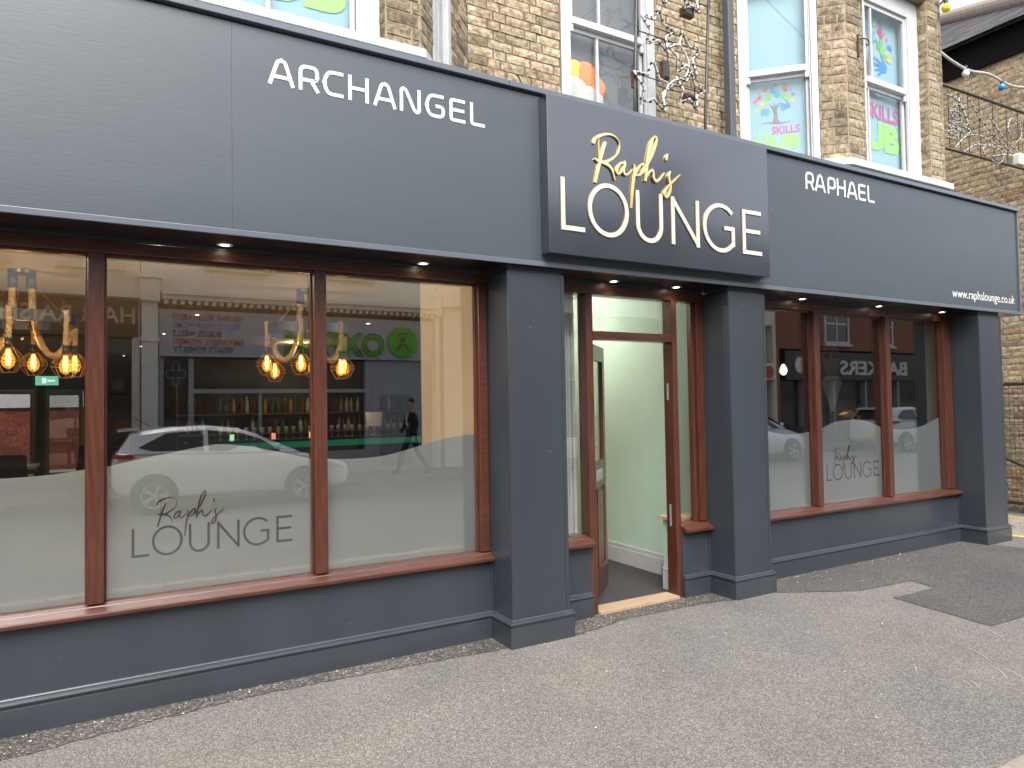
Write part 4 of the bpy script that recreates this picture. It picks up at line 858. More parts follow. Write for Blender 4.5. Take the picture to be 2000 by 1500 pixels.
for z in (1.18,1.53):
    x = 1.15
    while x < 5.2:
        k = random.randrange(4); nm = ['green','brown','clear','amber'][k]
        if k not in proto: o = MB().lathe([(0,0),(.036,0),(.038,.02),(.038,.17),(.03,.20),(.014,.235),(.013,.29),(0,.29)],(0,0,0),10,cap=False).build('bottle', BC[k], None, smooth=True, off=(0,0,0)); proto[k] = o
        else: o = proto[k].copy(); COL.objects.link(o)
        o.location = (x, 8.86+random.uniform(-.03,.03), z+.0005); o.scale = (1,1,random.uniform(.85,1.1))
        tag(o, nm+' glass bottle on the '+{1.18:'bottom',1.53:'middle',1.88:'top'}[z]+' shelf of the back bar', 'bottle', 'bottles on the back bar'); x += random.choice((.085,.09,.10,.13,.32))
gp = None
for i in range(26):
    if gp is None: gp = MB().lathe([(0,0),(.03,.002),(.004,.01),(.004,.08),(.035,.12),(.032,.19),(.030,.19)],(0,0,0),12,cap=False).build('wine_glass', mat('glass_grey',(.5,.5,.5),.08), None, smooth=True, off=(0,0,0)); o = gp
    else: o = gp.copy(); COL.objects.link(o)
    o.location = (1.5+i*.125, 7.5+random.uniform(-.06,.06), 1.1205); tag(o, 'clear stemmed glass standing on the bar counter', 'glass', 'glasses on the bar counter')
ls = root('table_lamp', 'white drum table lamp on the right end of the bar counter', 'table lamp', (3.95,7.35,1.12))
MB().lathe([(.10,.16),(.13,.16),(.15,.40),(.12,.40)],(3.95,7.35,1.12),20,cap=False).build('lamp_shade', mat('cream_shade',(.7,.58,.46),.8,emit=(1,.7,.45),estr=.05), ls, smooth=True); MB().lathe([(0,0),(.07,.0),(.07,.015),(.015,.03),(.015,.2),(0,.2)],(3.95,7.35,1.12),14,cap=False).build('lamp_base', STEEL, ls)
for i,(x,z,wd,c) in enumerate([(2.85,1.62,.09,(.95,.6,.15)),(1.62,1.28,.12,(.5,.9,.4)),(2.25,1.28,.12,(1,.35,.2))]):
    o = MB().box(x,x+wd*.5,7.38,7.42,1.1205,1.21).build('beer_tap_badge', emat('tap_glow_%d'%i,c,.5), None, off=(x,7.4,1.1205)); tag(o, ['amber lit tap badge on the bar counter','green lit tap badge at the left end of the bar counter','orange lit tap badge left of centre on the bar counter'][i], 'tap badge')
spk = root('wall_speaker', 'small black loudspeaker high on the lounge back wall', 'loudspeaker', (.1,14.3,2.2)); MB().box(-.05,.35,14.2,14.45,2.0,2.45).build('cabinet', DARK, spk, bevel=.02); MB().lathe([(0,-.004),(.12,-.004),(.13,0)],(.15,14.2,2.2),20,axis='y',cap=False).build('cone', BLACK, spk)
nb = root('notice_board', 'small blue and red notice on the lounge back wall', 'notice', (.15,14.49,1.4)); MB().box(-.2,.5,14.48,14.498,1.15,1.42).build('red_panel', mat('dull_red',(.3,.1,.06),.7), nb); MB().box(-.2,.5,14.48,14.498,1.421,1.62).build('blue_panel', mat('dull_blue',(.1,.16,.3),.7), nb)
# picture of a man in a waistcoat and a gold fish ornament in the dark room
pc = root('wall_picture', 'dark framed picture of a man in glasses, shirt and waistcoat, in the small window', 'picture', (7.9,1.33,1.0))
MB().box(7.25,8.45,1.302,1.338,.7,2.6).build('canvas', mat('dark_canvas',(.03,.028,.03),.6), pc)
mb = MB(); f = lambda a,b_,d: (a, 1.3-d, b_); mb.mi = 0
mb.prism([(7.90+.17*math.cos(t*.4189), 2.12+.25*math.sin(t*.4189)) for t in range(15)], f, 0, .003); mb.mi = 1
mb.prism([(7.73,2.22),(7.74,2.36),(7.82,2.44),(7.98,2.44),(8.06,2.36),(8.07,2.22),(8.02,2.31),(7.78,2.31)], f, .0032, .005); mb.prism([(7.76,2.12),(7.88,2.12),(7.87,2.19),(7.77,2.19)], f, .0032, .004); mb.prism([(7.92,2.12),(8.04,2.12),(8.03,2.19),(7.93,2.19)], f, .0032, .004)
mb.mi = 2; mb.prism([(7.78,1.9),(8.02,1.9),(8.12,1.8),(7.92,1.45),(7.88,1.45),(7.68,1.8)], f, .001, .0036); mb.mi = 3; mb.prism([(7.40,1.02),(8.4,1.02),(8.36,1.74),(8.1,1.82),(7.92,1.42),(7.88,1.42),(7.7,1.82),(7.44,1.74)], f, .002, .005)
mb.build('portrait', [mat('skin_print',(.42,.25,.18),.7), BLACK, mat('shirt_print',(.6,.57,.5),.7), mat('waistcoat_print',(.09,.09,.10),.7)], pc)
gf = root('gold_ornament', 'gold leaf-shaped ornament on the ledge inside the small window', 'ornament', (7.6,.9,1.2))
GA = mat('old_gold', (.55,.30,.10), .35, metal=.7)
mb = MB(); mb.lathe([(0,-.16),(.05,-.12),(.075,-.02),(.05,.09),(.012,.15),(0,.16)], (7.6,.9,1.42), 12, axis='x', cap=False); mb.build('body', GA, gf, smooth=True)
for s in (-1,1): MB().prism([(7.74,1.42),(7.86,1.42+.11*s),(7.83,1.42+.02*s)], lambda a,b_,d: (a,.9-d,b_), -.008,.008).build('fin', GA, gf)
MB().tube([(7.6,.9,1.36),(7.6,.9,1.2)],.012).build('stem', BLACK, gf); MB().box(7.4,7.8,.8,1.0,1.16,1.2).build('plinth', BLACK, gf); MB().box(7.47,7.73,.84,.96,.0,1.159).build('stand', BLACK, gf)

# ------------------------------------------------------------------ outside fittings on the upper wall
TUBEW = mat('rope_light_tube', (.50,.50,.47), .3, var=.2, scale=60, coat=.4); RUST = mat('rusty_steel', (.085,.04,.024), .8, var=.4, scale=25); DKP = mat('dark_pipe', (.035,.032,.032), .4)
ST = root('star_light_display', 'festive wall frame of wire stars wound with clear rope light between two dark poles', 'light display', (4.3,.2,3.74))
for x0,x1 in ((3.845,3.93),(4.668,4.79)): MB().tube([(x0-.02,.2,3.74),(x0,.2,4.2),(x1,.2,5.9)],.0135,10).build('pole', DKP, ST, smooth=True)
for z in (4.40,4.78,5.22,5.6): MB().tube([(3.80+.09*(z-4),.2,z),(4.30,.2,z-.01),(4.68+.07*(z-4),.2,z)],.005,6).build('cross_rod', DKP, ST)
MB().box(3.825,3.838,.19,.22,4.27,4.41).build('clamp', RUST, ST); 
random.seed(21)
def star(cx, cz, r, rot, y=.17):
    P = []
    for k in range(10): a = rot+k*math.pi/5; q = r if k%2==0 else r*.45; P.append((cx+q*math.sin(a), y+random.uniform(-.006,.006), cz+q*math.cos(a)))
    st_ = MB().tube(P, .0115, 8, closed=True).build('star', TUBEW, ST, smooth=True)
    mb = MB(); mb.tube([(p[0],p[1]+.012,p[2]) for p in P], .004, 5, closed=True)
    for k in range(10):
        a, b_ = Vector(P[k]), Vector(P[(k+1)%10]); d_ = (b_-a).normalized()
        for t in (.3,.7):
            c_ = a+(b_-a)*t+Vector((random.uniform(-.01,.01),0,random.uniform(-.01,.01))); mb.tube([c_-d_*.006, c_+d_*.006], .0145, 8)
    mb.build('cable_tie', DKP, st_)['kind'] = 'stuff'
star(4.10,4.82,.20,.1); star(4.405,4.68,.21,-.1); star(4.03,4.31,.235,.05); star(4.455,4.37,.185,.15); star(4.14,5.21,.17,.3); star(4.50,5.22,.15,0)
mb = MB(); mb.tube([tuple(v) for v in crom([(4.22,.17,4.70),(4.34,.16,4.74),(4.45,.17,4.60),(4.40,.17,4.47)],6)], .009, 7); mb.tube([tuple(v) for v in crom([(4.13,.17,4.2),(4.20,.165,4.36),(4.33,.17,4.45)],6)], .009, 7); mb.build('rope_link', TUBEW, ST, smooth=True)
for x,z,w_,h_ in ((4.205,4.51,.075,.16),(4.49,5.10,.13,.075),(4.50,4.335,.13,.045)):
    t_ = MB().box(x-w_/2,x+w_/2,.19,.25,z-h_/2,z+h_/2).build('transformer_box', RUST, ST, bevel=.006); MB().box(x-w_/2+.01,x+w_/2-.012,.183,.1895,z-h_/2+.012,z+h_/2-.012).build('box_cover', DKP, t_, bevel=.003)
    MB().tube([(x+w_*.3,.2,z+h_/2),(x+w_*.35,.19,z+h_/2+.16)],.006,6).build('bracket', RUST, t_)
dp = root('drainpipe', 'square dark grey drainpipe in the corner beside the right bay', 'drainpipe', (5.15,.32,3.74))
MB().box(5.085,5.165,.28,.36,3.74,6.9).build('pipe', mat('pipe_paint',(.075,.08,.09),.45), dp, bevel=.012); MB().box(5.075,5.175,.275,.45,5.6,5.66).build('bracket', MATS['pipe_paint'], dp)
for i,(px_,z1,l) in enumerate([(2.52,4.16,'left curved stub of bare cable rising behind the fascia cap'),(2.80,4.22,'right curved stub of bare cable rising behind the fascia cap')]):
    o = MB().tube([tuple(v) for v in crom([(px_+.05,.40,3.75),(px_+.05,.38,3.98),(px_+.02,.37,z1-.05),(px_-.02,.37,z1)],5)], .006, 6).build('cable_stub', DKP, None, smooth=True, off=(px_,.4,3.75)); tag(o, l, 'cable')
hk = root('wall_hook', 'rusty curled iron hook on the right bay pier', 'hook', (6.30,-.24,5.05))
MB().box(6.285,6.305,-.245,-.222,4.93,5.15).build('back_plate', RUST, hk); MB().tube([tuple(v) for v in crom([(6.31,-.235,5.10),(6.34,-.25,5.115),(6.39,-.27,5.11),(6.41,-.275,5.07),(6.39,-.27,5.05),(6.375,-.265,5.07)],5)],.007,6).build('hook', RUST, hk, smooth=True)

# ------------------------------------------------------------------ hall across the lane
H = root('brick_hall', 'buff brick hall with a slate roof and black eaves boards across the lane', 'building', (11.4,1.5,0))
hwall = MB().box(11.012,11.4,-.7,9,-.2,6.45).build('brick_wall', MORT, H)
bricks_layout(H, hwall, (11.012,2.1), (0,-1), 2.6, .02, 6.44, .085, HALLB, seed=31)
bricks_place(H, 290)
MB().box(10.96,11.2,-.75,9,6.445,6.46).build('soffit_board', mat('black_board',(.007,.006,.006),.9,bump=.2,bscale=30,spec=.1), H); MB().box(10.955,10.99,-.75,9,6.40,6.838).build('fascia_board', MATS['black_board'], H); MB().box(10.945,10.9545,-.75,9,6.72,6.80).build('eaves_board', MATS['black_board'], H)
SLT = [mat('slate_a',(.13,.125,.13),.7,var=.2,scale=9,bump=.2), mat('slate_b',(.17,.165,.165),.7,var=.2,scale=9,bump=.2), mat('slate_c',(.10,.095,.10),.7,var=.2,scale=9,bump=.2)]
sl = .62; kR = math.atan(sl)
rf = MB(); rf.add([(10.89,-.8,6.84),(10.89,9,6.84),(15.2,9,6.84+sl*4.31),(15.2,-.8,6.84+sl*4.31),(10.89,-.8,6.801),(10.89,9,6.801),(15.2,9,6.801+sl*4.31),(15.2,-.8,6.801+sl*4.31)],[(0,1,2,3),(7,6,5,4),(0,4,5,1),(1,5,6,2),(2,6,7,3),(3,7,4,0)])
roof = rf.build('roof', SLT[2], H)
sm = []
for k in range(3): m_ = MB().box(-.145,.145,-.147,.147,-.008,.008).build('slate', SLT[k], roof, off=(0,0,0)); sm.append(m_)
random.seed(40); cnt = 0; used = set()
for r_ in range(22):
    for c in range(13):
        k = random.randrange(3); s_ = .04+r_*.205; x = 10.88+s_*math.cos(kR); z = 6.86+s_*math.sin(kR); y = -.4+c*.30+(r_%2)*.15
        if k not in used: o = sm[k]; used.add(k)
        else: o = sm[k].copy(); COL.objects.link(o)
        o.location = Vector((x,y,z+.006))-OFF[H]; o.rotation_euler = (math.pi/2*0, -kR+.035, random.uniform(-.01,.01)); o.rotation_euler = Matrix.Rotation(-kR+.065,3,'Y').to_euler()
RT = mat('ridge_tile', (.30,.24,.20), .9, var=.2, scale=8)
tm = None
a_, b_ = Vector((12.02,.77,7.66)), Vector((14.23,2.957,9.05)); dv = b_-a_
for i in range(-3,11):
    p_ = a_+dv*(i/9.0)
    if tm is None: tm = MB().lathe([(.11,-.19),(.125,-.17),(.125,.17),(.11,.19)],(0,0,0),14,axis='x').build('ridge_tile', RT, roof, off=(0,0,0), smooth=False); o = tm
    else: o = tm.copy(); COL.objects.link(o)
    o.location = p_-OFF[H]; o.rotation_euler = dv.to_track_quat('X','Z').to_euler()
fn_ = root('mesh_fence', 'dark wire mesh fence panel in front of the hall wall', 'fence', (10.72,1,0))
MB().box(10.70,10.74,-.4,3.0,1.75,1.79).build('top_rail', DKP, fn_); MB().box(10.70,10.74,-.4,3.0,.13,.17).build('bottom_rail', DKP, fn_)
mb = MB()
for i in range(60): mb.tube([(10.72,-.38+i*.057,.17),(10.72,-.38+i*.057,1.75)],.003,4)
for i in range(27): mb.tube([(10.722,-.38,.2+i*.058),(10.722,3.0,.2+i*.058)],.003,4)
mb.build('wire_mesh', DKP, fn_)['kind'] = 'stuff'
for y in (-.4,1.4,3.0): MB().box(10.695,10.745,y-.02,y+.02,-.02,1.8).build('post', DKP, fn_)
hr = root('handrail', 'dark tubular handrail sloping down past the mesh fence', 'handrail', (10.5,1,0)); MB().tube([(10.5,1.6,1.06),(10.5,.9,.92),(10.5,.2,.62),(10.5,-.3,.42)],.024,10).build('rail', DKP, hr, smooth=True)
for y,z in ((1.5,1.03),(.3,.66)): MB().tube([(10.5,y,z),(10.5,y,-.02)],.018,8).build('post', DKP, hr, smooth=True)
random.seed(77); mb = MB(); MOSS = [mat('moss_dark',(.03,.045,.018),.95), mat('moss_light',(.06,.08,.03),.95)]
for i in range(1400):
    y = random.uniform(-.4,3); x = 10.99-abs(random.gauss(0,.09)); z = random.uniform(-.01,.14)*random.random()+.0; s = random.uniform(.008,.022); a = random.uniform(0,6.28); mb.mi = random.randrange(2)
    mb.add([(x+s*math.cos(a),y+s*math.sin(a),z),(x-s*math.sin(a)*.5,y+s*math.cos(a)*.5,z+s*.6),(x-s*math.cos(a),y-s*math.sin(a),z+s*.3)],[(0,1,2)])
tag(mb.build('moss', MOSS), 'dark green weeds and moss along the foot of the hall wall', 'weeds', kind='stuff')
# wire-frame light panel over the lane, rope light curls
LP = root('light_panel', 'dark rectangular frame with curls of rope light hung over the lane', 'light display', (9.8,.3,4.65))
Q = lambda x, t: 4.64+.045*(x-8.7)*0+ .78*t + .02*(x-8.7)
for t in (0,1): MB().tube([(8.62,.3,Q(8.62,t)),(11.0,.3,Q(11.0,t))],.018,8).build('rail', DKP, LP, smooth=True)
for x in (8.9,9.15,9.35,9.62,9.95,10.3,10.6,10.9): MB().tube([(x,.3,Q(x,0)),(x,.3,Q(x,1))],.0055,5).build('bar', DKP, LP)
def curl(pts, r=.0085):
    P2 = [tuple(v) for v in crom([(a,.285,b_) for a,b_ in pts],7)]; o = MB().tube(P2, r, 6).build('rope_light', TUBEW, LP, smooth=True); mb = MB()
    for i in range(1,len(P2)-1,2): a, b_ = Vector(P2[i]), Vector(P2[i+1]); mb.tube([a,a+(b_-a)*.35], r*1.4, 6)
    mb.build('cable_tie', DKP, o)['kind'] = 'stuff'
curl([(9.0,4.68),(9.25,4.86),(9.6,4.93),(10.1,4.86),(10.6,4.75)]); curl([(9.2,4.66),(9.5,4.80),(9.9,4.84),(10.2,4.80)]); curl([(9.35,5.36),(9.6,5.16),(10.0,4.98),(10.4,4.84),(10.9,4.68)]); curl([(9.85,5.22),(10.15,5.02),(10.5,4.9),(11,4.75)])
curl([(9.75,4.66),(9.65,4.76),(9.8,4.85),(10.05,4.84),(10.15,4.72),(10.0,4.64),(9.85,4.66)]); curl([(10.45,5.02),(10.3,5.15),(10.4,5.3),(10.6,5.28),(10.65,5.12),(10.5,5.0)]); curl([(9.9,4.72),(10.4,4.80),(11,4.62)])
random.seed(50); P3 = [(8.84,4.78)]
for i in range(26): P3.append((8.80+random.uniform(0,.42), 4.80+.02*i+random.uniform(-.05,.05)))
curl(P3, .010); curl([(9.1,5.3),(9.3,5.05),(9.2,4.98),(9.35,4.95),(9.25,4.86)], .014)
MB().box(10.40,10.56,.2,.3,4.67,4.83).build('junction_box', mat('cream_plastic',(.6,.6,.52),.5), LP, bevel=.02)
# string of coloured bulbs
def festoon(label, pts, bulbs, col=TUBEW, r=.012):
    t = root('string_light', label, 'string light', pts[0]); P2 = [tuple(v) for v in crom(pts,8)]; MB().tube(P2, r, 6).build('cable', col, t, smooth=True)
    for p_,m in bulbs:
        MB().lathe([(0,0),(.022,0),(.022,-.05),(0,-.05)], p_, 10, cap=False).build('bulb_holder', DKP, t); MB().lathe([(.014,-.05),(.038,-.075),(.046,-.10),(.036,-.13),(.012,-.145),(0,-.146)], p_, 14, cap=False).build('bulb', m, t, smooth=True)
BW = mat('white_bulb',(.8,.8,.78),.2); BBL = mat('blue_bulb',(.05,.25,.6),.2); BY = mat('yellow_bulb',(.75,.62,.03),.2); BRD = mat('red_bulb',(.5,.04,.04),.2)
festoon('white cable with a white and a blue bulb strung over the lane', [(8.56,.36,5.98),(8.9,.3,5.79),(9.4,.3,5.74),(9.9,.3,5.80),(10.4,.3,5.77),(10.8,.3,5.82),(11.0,.3,5.86)], [((9.33,.3,5.78),BW),((10.22,.3,5.80),BBL)], r=.017)
festoon('dark cable with a yellow bulb at the top of the right bay pier', [(7.70,-.26,6.05),(7.74,-.31,5.90),(7.9,-.2,5.95),(8.56,.3,6.2)], [((7.745,-.31,5.875),BY)], col=DKP, r=.009)
# ------------------------------------------------------------------ the other side of the street (mirrored in the panes)
YO = -12.5
DGL = mat('dark_shop_glass', (.045,.042,.040), .06, spec=.8); GREYP = mat('grey_shop_paint', (.34,.36,.40), .6); CREAMR = mat('cream_render', (.72,.66,.54), .85, var=.08, scale=1.5, bump=.15)
WST = mat('white_render', (.74,.72,.66), .85, var=.06, scale=1.5); BRN = mat('brown_fascia', (.075,.045,.032), .5); DKS = mat('dark_shopfront', (.03,.028,.03), .45)
REDB = mat('red_brick_wall', (.26,.10,.06), .9, var=.35, scale=22, bump=.4); ROOFT = mat('roof_tiles', (.16,.10,.075), .9, var=.3, scale=14)
fo = lambda a,b_,d: (a, YO+.10+d, b_)
def terrace(name, label, x0, x1, H_, wallm, wins, z0=4.0, fascz=None, roofh=1.4):
    t = root(name, label, 'building', ((x0+x1)/2, YO, 0))
    W = MB().box(x0,x1,YO-7,YO,z0,H_).box(x0,x1,YO-7,YO-1.2,0,z0).box(x0,x0+.15,YO-1.2,YO,0,z0).box(x1-.15,x1,YO-1.2,YO,0,z0).build('wall', wallm, t)
    MB().prism([(YO+.25,H_),(YO-3.4,H_+roofh),(YO-7,H_)], lambda a,b_,d:(d,a,b_), x0, x1).build('roof', ROOFT, t)
    for wx0,wx1,wz0,wz1 in wins:
        f = MB().box(wx0,wx0+.09,YO,YO+.06,wz0,wz1).box(wx1-.09,wx1,YO,YO+.06,wz0,wz1).box(wx0+.09,wx1-.09,YO,YO+.06,wz0,wz0+.09).box(wx0+.09,wx1-.09,YO,YO+.06,wz1-.09,wz1).box(wx0+.09,wx1-.09,YO,YO+.05,(wz0+wz1)/2-.035,(wz0+wz1)/2+.035).box((wx0+wx1)/2-.03,(wx0+wx1)/2+.03,YO,YO+.045,wz0+.09,wz1-.09).build('window', WHITE, t)
        MB().box(wx0+.08,wx1-.08,YO+.004,YO+.02,wz0+.08,wz1-.08).build('pane', DGL, f); MB().box(wx0-.08,wx1+.08,YO,YO+.14,wz0-.1,wz0-.001).build('sill', WHITEST, f)
    return t
def words(s, x0, x1, z0, z1, m, parent, d=.06, bold=.015, thick=.02, name='lettering'):
    mb = MB(); Wd = abs(x1-x0)                            # readable when standing in the street facing the shop: runs towards -X
    add_text(mb, s, Wd, z1-z0, lambda a,b_,dd: (max(x0,x1)-a, YO+d+dd, z0+b_), 0.0, bold=bold, thick=thick); return mb.build(name, m, parent)
# hairdresser
t = terrace('hairdresser_shop', 'cream terrace with a brown hairdresser fascia across the street', -7.0, .54, 6.6, CREAMR, [(-5.6,-4.4,4.7,6.2),(-3.0,-1.8,4.7,6.2),(-.9,.2,4.7,6.2)])
MB().box(-6.9,.5,YO-.1,YO+.05,3.2,3.98).build('fascia', BRN, t); MB().box(-7,.54,YO-.1,YO+.35,4.0,4.2).build('cornice', CREAMR, t)
words('HAIR RAISERS', .45, -2.3, 3.47, 3.82, mat('tan_letter',(.62,.52,.38),.5), t); MB().box(-6.9,.5,YO-.6,YO-.3,.5,3.19).build('shop_window', DGL, t); MB().box(-6.9,.5,YO-.7,YO-.1,.0,.5).build('stall_riser', BRN, t)
for x in (-5,-3.2,-1.4): MB().box(x,x+.09,YO-.299,YO-.2,.5,3.19).build('mullion', BRN, t)
# charity shop
t = terrace('charity_shop', 'white rendered terrace with a pale grey charity shop front and green roundel', .56, 7.5, 6.8, WST, [(1.9,3.2,4.85,6.3),(4.4,5.7,4.85,6.3)], z0=4.1)
MB().box(.9,7.38,YO-.1,YO+.05,2.80,3.83).build('fascia', mat('pale_fascia',(.42,.43,.47),.5), t)
for x0,x1 in ((.57,.88),(7.39,7.49)):
    q = MB().box(x0,x1,YO-.1,YO+.16,0,3.95).build('pilaster', WST, t); MB().box(x0-.04,x1+.04,YO-.1,YO+.30,3.951,4.45).build('corbel', WST, q, bevel=.03); MB().box(x0-.08,x1+.08,YO-.1,YO+.36,4.451,4.55).build('cap', WST, q); MB().box(x0-.02,x1+.02,YO-.1,YO+.2,3.1,3.2).build('band', WST, q)
MB().box(.95,7.38,YO-.1,YO+.28,4.02,4.12).build('cornice', WST, t); MB().box(.95,7.38,YO-.1,YO+.36,4.1205,4.22).build('cornice', WST, t)
for i in range(26): pass
mb = MB()
for i in range(40): mb.box(1.0+i*.16,1.08+i*.16,YO+.05,YO+.22,3.93,4.015)
mb.build('dentil_band', WST, t)['kind'] = 'stuff'
for s,x1_,z,c in [('GROWS VEGETABLES',1.16,3.60,(.45,.07,.05)),('FILLS CLASSROOMS',1.17,3.42,(.10,.25,.55)),('BUILDS WELLS',1.17,3.24,(.10,.03,.16)),('EMPOWERS WOMEN',1.17,3.06,(.55,.12,.04)),('FIGHTS POVERTY',1.18,2.88,(.02,.14,.10))]:
    wd = {'GROWS VEGETABLES':1.47,'FILLS CLASSROOMS':1.40,'BUILDS WELLS':1.0,'EMPOWERS WOMEN':1.47,'FIGHTS POVERTY':1.22}[s]
    words(s, x1_+wd, x1_, z, z+.14, mat('slogan_'+s.split()[0].lower(), c, .5), t, bold=.012, thick=.002, name='slogan')
GRN = mat('charity_green',(.09,.42,.02),.4)
words('OXFAM', 6.0, 3.55, 2.88, 3.46, GRN, t, bold=.03, thick=.05)
dk = MB().lathe([(0,.05),(.40,.05),(.40,.11),(0,.111)], (6.5,YO,3.26), 36, axis='y', cap=False).build('roundel', GRN, t)
mb = MB(); fR_ = lambda a,b_,d: (6.5-a, YO+.113+d, 3.26+b_); mb.mi = 0
mb.ribbon(arc(0,.08,.15,.15,20,160,14), [.035]*15, fR_, 0, .004); mb.prism([(.075*math.cos(k*.5236),.07+.075*math.sin(k*.5236)) for k in range(12)], fR_, 0,.004)
for s in (-1,1): mb.ribbon([(.16*s,-.20),(.05*s,-.06),(.0+.02*s,-.07)],[.06,.05,.05], fR_, 0,.004+.0004*s)
mb.build('emblem', mat('emblem_dark',(.02,.07,.02),.5), dk)
sw = MB().box(.9,1.0,YO-.35,YO-.05,0,2.79).box(1.5,1.6,YO-.35,YO-.05,0,2.79).box(5.55,5.72,YO-.35,YO-.05,0,2.79).box(1.6,5.55,YO-.35,YO-.05,1.98,2.07).box(.9,5.7,YO-.4,YO-.03,.0,.55).build('shop_front', GREYP, t)
MB().box(1.0,5.6,YO-.25,YO-.22,.55,2.79).build('shop_pane', DGL, sw); MB().box(5.73,7.38,YO-.2,YO-.06,0,2.79).build('grey_panel', GREYP, t); MB().box(5.95,6.75,YO-.06,YO-.03,.1,1.9).build('panel', mat('grey_panel_dark',(.22,.24,.28),.5), t)
mb = MB()
for s in range(4): mb.ribbon([(1.25+.2*math.cos(s*1.5708+k*.157)*(.35+.65*abs(math.cos(2*(k*.157))) ), 2.42+.28*math.sin(s*1.5708+k*.157)*(.35+.65*abs(math.cos(2*(k*.157))))) for k in range(11)], [.02]*11, lambda a,b_,d:(a,YO-.2+d,b_), 0,.01+.0004*s)
mb.build('window_tracery', GREYP, sw)
for x in (3.0,4.4): MB().box(x,x+.06,YO-.219,YO-.1,.55,1.98).build('mullion', GREYP, sw)
# cream corner with tall pilaster, more terraces
t = terrace('cream_terrace', 'tall cream stuccoed terrace right of the charity shop across the street', 7.52, 20.8, 6.9, CREAMR, [(8.6,9.8,4.85,6.4),(11.2,12.4,4.85,6.4),(13.8,15.0,4.85,6.4),(16.4,17.6,4.85,6.4),(18.8,20.0,4.85,6.4)], z0=4.3)
ch = MB().box(15.1,16.2,YO-1.6,YO-.9,6.8,9.3).build('chimney', REDB, t)
for cx_ in (15.35,15.95): MB().lathe([(.13,0),(.10,.45),(.12,.47)],(cx_,YO-1.25,9.3),12,cap=False).build('chimney_pot', mat('terracotta',(.35,.14,.08),.8), ch)
for x in (7.6,12.9,18.0): q = MB().box(x,x+.55,YO-.1,YO+.2,0,4.2).build('pilaster', CREAMR, t); MB().box(x-.08,x+.63,YO-.1,YO+.34,4.201,4.6).build('cap', CREAMR, q, bevel=.03)
for x0,x1,c in ((8.2,12.85,'cream'),(13.5,17.95,'blue'),(18.6,20.7,'apple')):
    MB().box(x0,x1,YO-.1,YO+.04,2.7 if c!='apple' else 2.35,3.6 if c!='apple' else 2.95).build('fascia', {'cream':CREAMR,'blue':mat('slate_blue_fascia',(.12,.16,.2),.5),'apple':WST}[c], t); MB().box(x0,x1,YO-.3,YO-.27,.6,2.3).build('shop_pane', DGL, t); MB().box(x0,x1,YO-.35,YO-.05,0,.599).build('stall_riser', WST, t)
    for k in range(4): xx = x0+(x1-x0-.1)*k/3; MB().box(xx,xx+.1,YO-.27,YO-.05,.6,2.69 if c!='apple' else 2.34).build('mullion', WST, t)
ap = MB().lathe([(0,.05),(.20,.05),(.24,.06),(0,.07)], (20.35,YO,2.63), 18, axis='y', cap=False).build('apple_emblem', mat('apple_red',(.55,.06,.03),.5), t)
# brick shop
t = terrace('red_brick_shop', 'red brick house with a black shopfront and white upstairs windows across the street', 20.82, 33.0, 6.8, REDB, [(22.3,23.0,3.75,5.2),(23.5,25.0,3.75,5.3),(26.6,27.9,3.75,5.3),(29.6,31.0,3.75,5.3)], z0=3.5)
MB().box(21.2,32.5,YO-.1,YO+.08,2.35,3.42).build('fascia', DKS, t); words('BARKERS', 28.7, 24.3, 2.55, 3.12, mat('silver_letter',(.62,.62,.60),.5), t, d=.09, bold=.03); MB().box(21.2,32.5,YO-.4,YO-.36,.6,2.34).build('shop_pane', DGL, t); MB().box(21.2,32.5,YO-.5,YO-.1,0,.6).build('stall_riser', DKS, t)
for x in (22.4,24.2,26.2,28.4,30.5): MB().box(x,x+.12,YO-.36,YO-.15,.6,2.34).build('mullion', mat('grey_mullion',(.3,.33,.36),.5), t)
MB().lathe([(0,.05),(.3,.05),(.3,.1),(0,.1)], (22.0,YO,2.9), 20, axis='y', cap=False).build('roundel', WST, t)
for nm,lb,x0,x1,H_,m_ in [('terrace_house','pale rendered terrace left of the hairdresser across the street',-19,-7.05,6.6,WST),('terrace_house','red brick terrace at the far left across the street',-40,-19.05,7,REDB),('terrace_house','cream terrace beyond the red brick shop across the street',33.05,60,6.6,CREAMR)]:
    terrace(nm, lb, x0, x1, H_, m_, [(x0+1.5+k*3,x0+2.7+k*3,4.7,6.2) for k in range(int((x1-x0-2)/3))]); OFF  # plain upper floors
